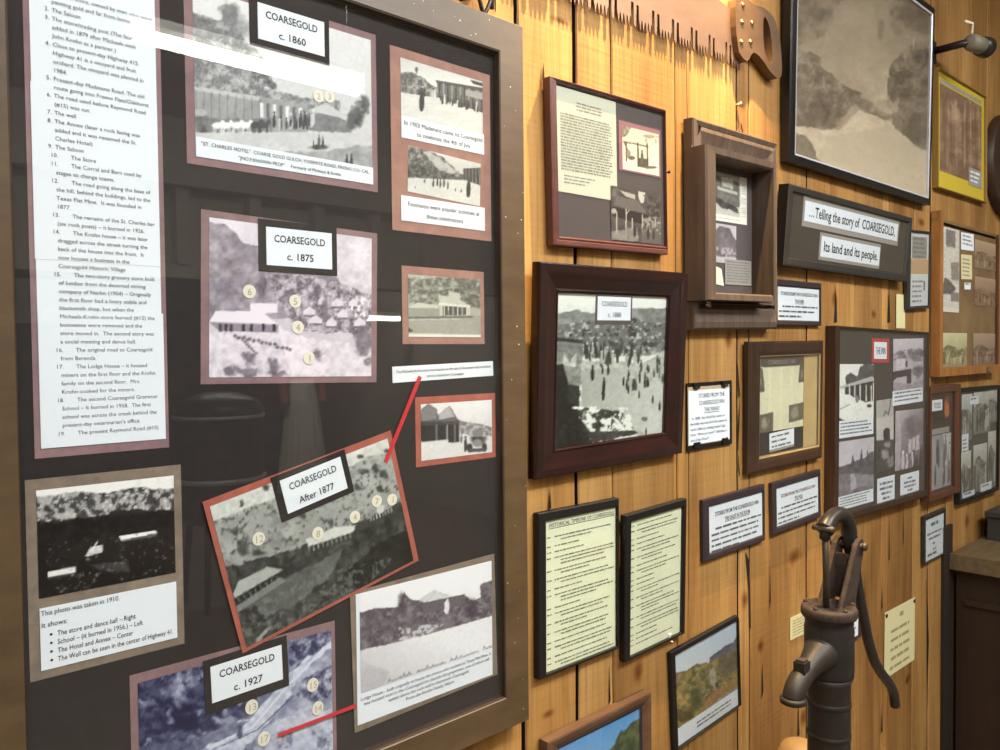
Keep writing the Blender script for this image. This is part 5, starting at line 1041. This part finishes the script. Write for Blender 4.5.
e, W, H, th = place('picture_frame', 'slim', 'narrow red-brown frame beside the large inn collage', 'picture frame')
op = (-.02, 0, W-.07, H-.05); fr(e, W, H, th, op, simple_prof(th), REDBROWN); backing(e, op, DARKMAT, .011)
P = Pic(34, 36, (0, 0, 100, 0, 100, 100, 0, 100), (40, 26, 24), 65); P.ell(80, 50, 26, 46, (176, 84, 48), .9, .3, .5); P.ell(86, 66, 14, 30, (214, 132, 70), .8, .3, .5); P.poly([(58, 0), (72, 0), (72, 100), (58, 100)], (36, 24, 22)); x, z, w, h, r = SB['slim.red']; P.put('red_photograph', w, h, x, z, .0102, e)
x, z, w, h, r = SB['slim.label']; b = MB(); b.card(x, z, w*.9, h, .0094, PAPER); b.text('FOOD', x, z-.0105, .028, .009, INK, 'C', 0, w*.6); b.build('title_card', e)
x, z, w, h, r = SB['slim.cap']; b = MB(); b.card(x, z, w, h, .0098, LIGHTGREY); b.build('caption', e)
P = Pic(40, 60, (0, 0, 100, 0, 100, 100, 0, 100), 150, 66); P.tex(20, 30); P.poly([(60, 0), (100, 0), (100, 40), (70, 40)], 206, .8, 6); P.crowd(5, 95, lambda x: 60, 9, 44, (60, 214, 90, 40), 8); P.crowd(5, 95, lambda x: 96, 8, 32, (50, 150, 80), 4); P.tint((44, 40, 44), (222, 222, 226)); x, z, w, h, r = SB['slim.p']; P.put('photograph', w, h, x, z, .0102, e); pane(e, *op, y=.006)

e, W, H, th = place('picture_frame', 'right25', 'thin black frame of mixed photographs above the wooden cabinet', 'picture frame')
op = (.0, 0, W-.03, H-.03); fr(e, W, H, th, op, simple_prof(th), BLACKM); backing(e, op, mat('collage_green', rgb(70, 74, 64), .7), .0095)
for sd, (a, d, pw, phh, base) in enumerate(((-.14, .10, .13, .17, 190), (.04, .11, .20, .16, 120), (-.15, -.11, .13, .17, 110), (.02, -.1, .16, .18, 160), (.16, -.08, .1, .22, 110), (.17, .13, .1, .13, 170))):
    P = Pic(34, 44, (0, 0, 100, 0, 100, 100, 0, 100), base, 90+sd); P.grad((0, 0), 216, (0, 100), 110); P.wood([(0, 40), (40, 26), (100, 44), (100, 70), (0, 74)], 70, 150, 10, 22); P.crowd(10, 90, lambda x: 92, 5, 44, (44, 200, 70), 6); P.tex(16, 24); P.tint((40, 40, 38), (220, 224, 216)); P.put('photograph', pw, phh, a, d, .0088-.0003*sd, e)
for a, d, pw, phh in ((-.06, .16, .10, .03), (-.155, .005, .07, .07), (-.11, -.185, .13, .02), (.09, -.18, .13, .03)):
    b = MB(); b.card(a, d, pw, phh, .0066, PAPER); b.bars(a, d+phh*.2, pw*.8, max(1, int(phh/.016)), .014, .0062, GREYINK, 91, .4); b.build('caption', e)
pane(e, *op, y=.004)

e, W, H, th = place('document_frame', 'grey21', 'small grey framed notice low down beside the wooden cabinet', 'framed document')
x, z, w, h, r = SB['grey21.w']; x = .006; b = MB(); b.ring(W, H, w, h, x, z, [(0, th), (0, .001), (.3, 0), (1, .003), (1, th)], CHARCOAL); b.build('frame', e)
b = MB(); b.card(x, z, w+.003, h+.003, .006, PAPER); b.bars(x, z+h*.33, w*.45, 1, .02, .0055, GREYINK, 92, .5, centre=True); b.bars(x, z+h*.12, w*.8, 2, .017, .0055, GREYINK, 93, .4, centre=True); b.bars(x, z-h*.14, w*.2, 2, .02, .0055, GREYINK, 94, .4, centre=True); b.bars(x-.02, z-h*.38, w*.5, 1, .02, .0055, GREYINK, 95, .4); b.build('printed_sheet', e); pane(e, x, z, w, h)

e, W, H, th = place('paper_note', 'cream', 'pinned cream handwritten paper note right of the pump handle', 'note')
b = MB(); b.card(0, 0, W, H, 0, BUFF, 0, .0006); HW = mat('pencil', rgb(152, 148, 112), .7)
b.bars(.01, H*.36, W*.14, 1, .03, -.0004, HW, 96, .5, centre=True)
for k in range(5): b.bars(0, H*.16-k*.029, W*.72, 1, .022, -.0004, HW, 97+k, .42, (.8, 1), centre=True)
b.build('sheet', e)
for sx2 in (-.46, .46):
    b = MB(); b.lathe([(.0001, -.004), (.005, -.003), (.006, 0)], mat('dark_tack', rgb(60, 30, 26), .4), n=12); o = b.build('tack', e); o.rotation_euler = (math.pi/2, 0, 0); o.location = (sx2*W, -.0035, .45*H)
    o.rotation_euler = (-math.pi/2, 0, 0) if False else (math.pi/2, 0, 0)
e, W, H, th = place('paper_note', 'note19', 'small cream typed paper slip half hidden behind the pump', 'note')
b = MB(); b.card(0, 0, W, H, 0, BUFF, 0, .0006); b.bars(0, H*.3, W*.86, 6, .0075, -.0004, HW, 103, .35, (.85, 1)); b.build('sheet', e)
e, W, H, th = place('story_plaque', 'note19b', 'story plaque almost hidden behind the iron pump barrel', 'plaque', 'story plaques of the inn')
x, z, w, h, r = SB['note19b.w']; b = MB(); b.ring(W, H, w, h, x, z, [(0, th), (0, .001), (.15, 0), (1, .003), (1, th)], PURPLE); b.build('frame', e)
b = MB(); b.card(x, z, w+.002, h+.002, .004, PAPER, 0, .002); b.bars(x, z+h*.3, w*.85, 5, .012, .0036, GREYINK, 104, .4, (.8, 1)); b.build('printed_sheet', e)
e, W, H, th = place('paper_note', 'strip', 'narrow yellowish paper strip tacked above the inn collage', 'note')
b = MB(); b.card(0, 0, W, H*1.1, 0, BUFF, 0, .0006); b.build('sheet', e)
# ================================================================== free-standing and hanging objects
IRON = mat('pump_iron', rgb(43, 36, 31), .52, spec=.4, c2=rgb(29, 26, 24), scale=(25, 25, 25), bump=.25)
RUSTY = mat('rusty_iron', rgb(70, 53, 43), .7, c2=rgb(42, 34, 29), scale=(70, 70, 70), bump=.4)
DARKIRON = mat('handle_iron', rgb(34, 30, 28), .38, spec=.5)
px_, py_ = 1.557, -.281
pump = empty('hand_water_pump', 'old cast-iron hand water pump with long curved handle', 'water pump', (px_, py_, 0))
b = MB(); b.lathe([(.0, 0), (.06, 0), (.06, .012), (.05, .02), (.0425, .05), (.0405, .06), (.0405, .824), (.0405, .8255), (.0417, .8265), (.0417, .8335), (.0405, .8345), (.0405, .836), (.0405, .888), (.0405, .8895), (.0418, .8905), (.0418, .8985), (.0405, .8995), (.0405, .901), (.0407, .935), (.046, .949)], IRON); b.build('column_pipe', pump)
b = MB(); b.lathe([(.044, .948), (.0465, .953), (.047, .96), (.047, 1.045), (.0455, 1.05), (.0455, 1.060), (.049, 1.066)], IRON); b.build('cylinder', pump)
b = MB(); b.lathe([(.046, 1.064), (.0515, 1.067), (.0535, 1.072), (.053, 1.083), (.0505, 1.0875), (.04, 1.0885), (.0395, 1.0865), (.012, 1.0865), (.011, 1.07)], RUSTY)
for k in range(5):
    a = k*1.256+.5; b.lathe([(.0045, 1.086), (.0045, 1.0915), (.002, 1.093)], RUSTY, (.046*math.cos(a), .046*math.sin(a), 0), 8)
b.build('cap', pump)
b = MB(); pts = catmull([(-.02, 0, 1.003), (-.046, 0, .998), (-.07, 0, .992), (-.10, 0, .980), (-.126, 0, .970), (-.141, 0, .957), (-.147, 0, .943)], 5); b.tube(pts, [.034 if i < 5 else max(.0195, .031-.0012*(i-5)) if i < 18 else .0205 for i in range(len(pts))], IRON, 20)
b.lathe([(.0215, -.006), (.0245, -.004), (.0245, .003), (.0215, .006)], IRON, (-.1475, 0, .942), 20); b.build('spout', pump)
b = MB(); b.box((-.118, -.002, .996), (.024, .022, .024), IRON); b.box((-.118, -.002, 1.009), (.018, .016, .006), RUSTY); b.build('spout_lug', pump)
b = MB(); b.tube([(-.012, 0, 1.07), (-.014, 0, 1.16), (-.0185, 0, 1.238)], .0062, mat('rod_steel', rgb(70, 58, 46), .45, metal=.3), 12); b.build('plunger_rod', pump)
# fulcrum: two tapering cheeks rising from the cap
b = MB()
for s_ in (-1, 1):
    y = s_*.021; o2 = [(.0, 1.085), (.062, 1.085), (.070, 1.11), (.100, 1.185), (.101, 1.2), (.094, 1.21), (.08, 1.209), (.068, 1.199), (.028, 1.13)]
    v = [(x, y-.005*1, z) for x, z in o2]+[(x, y+.005, z) for x, z in o2]; n = len(o2)
    b.add(v, [tuple(range(n)), tuple(range(n, 2*n))[::-1]]+[((i+1) % n, i, i+n, (i+1) % n+n) for i in range(n)], RUSTY)
b.box((.066, 0, 1.135), (.012, .04, .09), RUSTY); b.build('fulcrum_bracket', pump)
b = MB(); b.tube([(.088, -.034, 1.196), (.088, .034, 1.196)], .0065, mat('bolt_steel', rgb(96, 84, 72), .45, metal=.5), 10); b.tube([(.088, -.036, 1.196), (.088, -.03, 1.196)], .009, MATS['bolt_steel'], 6); b.tube([(.088, .03, 1.196), (.088, .036, 1.196)], .009, MATS['bolt_steel'], 6); b.build('pivot_bolt', pump)
HP = [(1.536, 1.243), (1.555, 1.257), (1.585, 1.2655), (1.62, 1.259), (1.644, 1.234), (1.652, 1.198), (1.668, 1.16), (1.682, 1.12), (1.70, 1.07), (1.722, 1.018), (1.742, .971), (1.774, .919), (1.812, .88), (1.85, .848), (1.879, .817), (1.891, .781)]
hp = catmull([(x-px_, 0, z) for x, z in HP], 4); k = len(hp)
rr = [(.0185-.004*min(1, i/6)) if i < 8 else (.0155 if i < 20 else max(.0108, .0155-.0006*(i-20))) for i in range(k)]
b = MB(); b.tube(hp, rr, DARKIRON, 16); b.build('handle', pump)
b = MB(); b.tube([(-.026, -.021, 1.247), (-.026, .021, 1.247)], .006, MATS['bolt_steel'], 10); b.lathe([(.004, 1.220), (.010, 1.224), (.011, 1.238), (.006, 1.246)], IRON, (-.0185, 0, 0), 12); b.build('handle_clevis', pump)

# round-topped post that just shows beside the pump column
post = empty('wooden_post', 'tan round-topped wooden post just showing beside the pump column', 'post', (1.655, -.172, 0))
b = MB(); b.lathe([(.0, 0), (.055, 0), (.055, .58), (.054, .68), (.049, .712), (.038, .733), (.018, .742), (.001, .744)], mat('tan_post', rgb(150, 118, 76), .55), n=28); b.build('shaft', post)
b = MB(); b.lathe([(.0555, .56), (.058, .565), (.058, .58), (.0555, .585)], REDBROWN, n=28); b.build('collar', post)

# two-man crosscut saw
SAWM = mat('saw_steel', rgb(142, 114, 94), .42, metal=.5, c2=rgb(122, 96, 80), scale=(5, 30, 14))
saw = empty('crosscut_saw', 'long rusty steel crosscut saw hanging above the frames', 'saw', (1.25, -.011, 2.32))
b = MB(); L0, L1 = .62, 1.69; zt = lambda x: 2.253+.012*(x-1.168)/.53; H0 = .150
prof = []; x = L0; kk = 0
while x < L1-.004:
    for j in range(4):   # groups of four cutters, then deep gullet pair around a raker
        prof += [(x, zt(x)), (x+.004, zt(x)-.020), (x+.008, zt(x))]; x += .0105
    prof += [(x, zt(x)), (x+.001, zt(x)+.030), (x+.0085, zt(x)+.030), (x+.009, zt(x)-.012), (x+.014, zt(x)-.018), (x+.017, zt(x)-.012), (x+.0185, zt(x)+.028), (x+.0255, zt(x)+.028), (x+.026, zt(x))]; x += .0265
prof = [p for p in prof if p[0] <= L1]; y0, y1 = 0.0, .002
up = lambda x: zt(x)+.10+.06*math.sin(max(0, min(1, (x-L0)/(L1-L0)))*math.pi)
vs = []; fs = []
for x, z in prof: vs += [(x-1.25, y0, z-2.32), (x-1.25, y1, z-2.32), (x-1.25, y0, up(x)-2.32), (x-1.25, y1, up(x)-2.32)]
for i in range(len(prof)-1):
    a = i*4; c = a+4; fs += [(a, c, c+2, a+2), (a+1, a+3, c+3, c+1), (a, a+1, c+1, c), (a+2, c+2, c+3, a+3)]
fs += [(0, 2, 3, 1), (len(prof)*4-4, len(prof)*4-3, len(prof)*4-1, len(prof)*4-2)]
b.add(vs, fs, SAWM); b.build('blade', saw)
SAWH = mat('saw_handle_wood', rgb(104, 78, 54), .4, c2=rgb(84, 63, 44), scale=(10, 40, 30))
b = MB(); o2 = [(1.655, 2.275), (1.69, 2.262), (1.72, 2.29), (1.76, 2.282), (1.80, 2.262), (1.835, 2.256), (1.852, 2.272), (1.850, 2.32), (1.838, 2.365), (1.812, 2.395), (1.77, 2.405), (1.72, 2.40), (1.67, 2.41), (1.645, 2.39), (1.642, 2.33)]
i2 = [(1.772, 2.30), (1.793, 2.284), (1.806, 2.29), (1.806, 2.32), (1.796, 2.36), (1.78, 2.382), (1.766, 2.38), (1.764, 2.34)]
def hole_plate(mb, out, inn, yf, yb, m):
    bm = bmesh.new(); 
    def loop(pts): 
        vv = [bm.verts.new((x-1.25, yf, z-2.32)) for x, z in pts]; return [bm.edges.new((vv[i], vv[(i+1) % len(vv)])) for i in range(len(vv))]
    es = loop(catmull(out+[out[0]], 3)[:-1])+loop(catmull(inn+[inn[0]], 3)[:-1]); bmesh.ops.triangle_fill(bm, edges=es, use_beauty=True)
    r = bmesh.ops.extrude_face_region(bm, geom=bm.faces[:]); bmesh.ops.translate(bm, vec=(0, yb-yf, 0), verts=[v for v in r['geom'] if isinstance(v, bmesh.types.BMVert)])
    bmesh.ops.recalc_face_normals(bm, faces=bm.faces[:]); bm.verts.index_update(); mb.add([tuple(v.co) for v in bm.verts], [tuple(v.index for v in f.verts) for f in bm.faces], m); bm.free()
hole_plate(b, o2, i2, -.014, .008, SAWH); b.build('handle', saw)
for x, z in ((1.665, 2.30), (1.668, 2.345), (1.672, 2.385), (1.705, 2.31), (1.712, 2.355)):
    b = MB(); b.lathe([(.0001, .0035), (.006, .0025), (.007, 0)], mat('saw_rivet', rgb(200, 170, 110), .3, metal=.9), n=12); o = b.build('rivet', saw); o.rotation_euler = (math.pi/2, 0, 0); o.location = (x-1.25, -.014, z-2.32)
b = MB(); b.tube([(.1, .02, .06), (.1, -.006, .06)], .004, DARKIRON, 8); b.build('hanging_nail', saw)

# small spotlight on a bracket, upper right
lamp = empty('spotlight', 'small grey spotlight on a bracket, high at the right edge', 'spotlight', (2.93, 0, 2.585))
GREYM = mat('lamp_grey', rgb(122, 116, 100), .5); 
b = MB(); b.box((-.03, -.006, 0), (.05, .012, .07), DARKIRON); b.tube([(-.03, -.01, 0), (-.03, -.10, 0), (-.01, -.12, 0)], .012, DARKIRON, 10); b.build('bracket', lamp)
ax = Vector((.86, -.1, .04)).normalized()
b = MB(); b.tube([tuple(Vector((-.03, -.12, 0))+ax*t) for t in (0, .005, .02, .075)], [.014, .024, .027, .027], GREYM, 18); b.build('lamp_body', lamp)
b = MB(); b.tube([tuple(Vector((-.03, -.12, 0))+ax*t) for t in (.073, .077, .115, .116)], [.024, .03, .034, .024], DARKIRON, 18); b.build('lamp_hood', lamp)
b = MB(); b.tube([(-.075, -.12, .053), (-.005, -.12, .066), (-.012, -.12, .03)], .0042, mat('white_strap', rgb(232, 222, 200), .4), 8); b.build('white_strap', lamp)

# dark oval wooden dish at right edge
dish = empty('oval_dish', 'dark brown oval wooden dish on the wall at the right edge', 'dish', (3.69, -.002, 2.32))
b = MB(); n = 40; rings = [(1, 0), (1.0, -.03), (.93, -.036), (.84, -.014), (.5, -.008), (0.02, -.008)]; vs = []; fs = []
for r, y in rings:
    for k in range(n): a = 2*math.pi*k/n; vs.append((.235*r*math.cos(a), y, .235*r*math.sin(a)*.86))
for i in range(len(rings)-1):
    for k in range(n): fs.append((i*n+k, i*n+(k+1) % n, (i+1)*n+(k+1) % n, (i+1)*n+k))
b.add(vs, fs, mat('dark_dish_wood', rgb(62, 42, 30), .5, c2=rgb(46, 32, 24), scale=(8, 8, 30)), True); b.build('bowl', dish)

# wooden cabinet at right edge
cab = empty('wooden_cabinet', 'reddish-brown wooden cabinet with pale worn top at the right edge', 'cabinet', (3.10, -.012, 0))
CABW = mat('cabinet_wood', rgb(52, 36, 27), .5, c2=rgb(38, 27, 21), scale=(30, 30, 3)); CABT = mat('cabinet_top_wood', rgb(106, 88, 62), .5, c2=rgb(84, 68, 48), scale=(5, 40, 40))
b = MB(); b.box((.53, -.26, .40), (1.02, .50, .80), CABW); b.box((.53, -.26, .03), (1.04, .52, .06), CABW); b.box((.015, -.26, .70), (.012, .44, .02), CABW); b.build('carcass', cab)
b = MB(); t = MB(); t.box((.53, -.265, .843), (1.10, .53, .055), CABT); t.box((.53, -.265, .812), (1.06, .51, .02), CABW); t.build('worktop', cab)
for k in range(2):
    b = MB(); b.box((.28+k*.5, -.515, .40), (.44, .012, .66), CABW); d = b.build('door', cab); b = MB(); b.lathe([(.004, 0), (.004, .012), (.012, .018), (.012, .026), (.002, .03)], DARKIRON, n=12); o = b.build('knob', d); o.rotation_euler = (math.pi/2, 0, 0); o.location = (.46 if k == 0 else .60, -.521, .45)
box = empty('metal_box', 'dark grey lidded metal box standing on the wooden cabinet top', 'box', (3.62, -.14, .8715))
b = MB(); b.box((0, 0, .045), (.44, .20, .09), mat('dark_box_metal', rgb(54, 52, 48), .5)); b.build('body', box); b = MB(); b.box((0, 0, .098), (.46, .215, .018), MATS['dark_box_metal']); b.build('lid', box)
b = MB(); b.lathe([(.0, .0), (.09, 0), (.115, .008), (.12, .02), (.112, .02), (.09, .006), (.0, .005)], DARKIRON, n=30); o = b.build('griddle_pan'); o.location = (3.50, -.36, .8715); tag(o, 'round black iron pan lying on the wooden cabinet top', 'pan')

# bits of hardware on the planks
def nail(x, z, label, r=.004, c=DARKIRON, L=.02):
    b = MB(); b.tube([(0, .012, 0), (0, -L+.002, 0)], r*.5, c, 8); b.tube([(0, -L+.002, 0), (0, -L, 0)], r, c, 10); o = b.build('nail'); o.location = (x, 0, z); tag(o, label, 'nail')
nail(1.392, 1.968, 'dark nail in the planks just right of the plum frame')
nail(1.688, 2.168, 'bright nail head in the planks below the saw handle', .006, mat('bright_steel', rgb(200, 180, 140), .3, metal=.7), .012)
b = MB(); b.tube([(0, .01, 0), (0, -.012, 0)], .0018, MATS['bright_steel'], 6); b.lathe([(.002, 0), (.0065, .004), (.0055, .012), (.0075, .016), (.001, .018)], mat('white_plastic', rgb(232, 228, 216), .35), (0, 0, 0), 12); o = b.build('push_pin'); o.location = (1.402, -.006, .985); tag(o, 'white push pin below the unheaded timeline frame', 'pin')
hk = empty('wire_hook', 'twisted dark wire hook on top edge of the display board', 'hook', (.868, -.018, 2.158))
b = MB(); b.tube(catmull([(-.035, 0, .0), (-.012, -.004, .012), (.0, -.008, .03), (.006, -.006, .05)], 4), .0035, DARKIRON, 8); b.tube(catmull([(.034, 0, .004), (.03, -.004, .022), (.022, -.006, .006), (.012, -.004, -.01), (0, -.006, .012), (-.012, -.004, .04), (-.02, 0, .06)], 4), .0035, DARKIRON, 8); b.build('wire', hk)
b = MB(); b.tube([(.006, .02, .03), (.006, -.014, .03)], .006, MATS['bolt_steel'], 10); b.build('screw', hk)

# ---- across the hall, seen mirrored in the board's glass
man = empty('costume_mannequin', 'mannequin in a pink shawl and long pale pleated skirt across the hall', 'mannequin', (4.37, -6.95, 0))
SK = mat('pale_skirt', rgb(206, 206, 186), .8); PK = mat('pink_shawl', rgb(172, 104, 96), .8)
b = MB(); n = 72; vs = []; fs = []
for r, z in ((.12, 1.33), (.15, 1.2), (.19, .9), (.23, .5), (.26, .1)):
    for k in range(n): a = 2*math.pi*k/n; q = r*(1+.07*math.sin(a*18)*(1.4-z)); vs.append((q*math.cos(a), q*math.sin(a), z))
for i in range(4):
    for k in range(n): fs.append((i*n+k, i*n+(k+1) % n, (i+1)*n+(k+1) % n, (i+1)*n+k))
b.add(vs, fs, SK, True); b.build('skirt', man)
b = MB(); b.lathe([(.12, 1.33), (.13, 1.45), (.17, 1.6), (.19, 1.7), (.16, 1.76), (.07, 1.8), (.055, 1.86), (.05, 1.9)], PK, n=24); b.build('bodice', man)
for s_ in (-1, 1):
    b = MB(); b.tube(catmull([(s_*.17, 0, 1.72), (s_*.23, -.01, 1.5), (s_*.24, .02, 1.3), (s_*.22, .05, 1.05)], 4), [.055]*5+[.05]*4+[.045]*4, PK, 12); b.build('sleeve', man)
b = MB(); b.lathe([(.02, 1.88), (.06, 1.92), (.085, 1.99), (.09, 2.05), (.07, 2.11), (.02, 2.14)], mat('mannequin_head', rgb(196, 176, 156), .6), n=20); b.build('head', man)
b = MB(); b.lathe([(.0, 0), (.2, 0), (.2, .03), (.02, .04), (.02, .5)], DARKIRON, n=20); b.build('stand', man)
stv = empty('drum_stove', 'dark drum-shaped iron stove across the hall', 'stove', (2.17, -4.05, 0))
b = MB(); b.lathe([(.0, .55), (.25, .55), (.27, .62), (.27, 1.22), (.275, 1.24), (.275, 1.26), (.24, 1.31), (.1, 1.36), (0, 1.36)], DARKIRON, n=32); b.build('drum', stv)
b = MB(); b.lathe([(.276, .80), (.286, .80), (.286, .83), (.276, .83)], SILVER, n=32); b.lathe([(.276, 1.2), (.286, 1.2), (.286, 1.22), (.276, 1.22)], SILVER, n=32); b.build('band', stv)
for k in range(4):
    a = k*1.571+.78; b = MB(); b.tube([(.2*math.cos(a), .2*math.sin(a), .56), (.25*math.cos(a), .25*math.sin(a), 0)], [.025, .018], DARKIRON, 8); b.build('leg', stv)
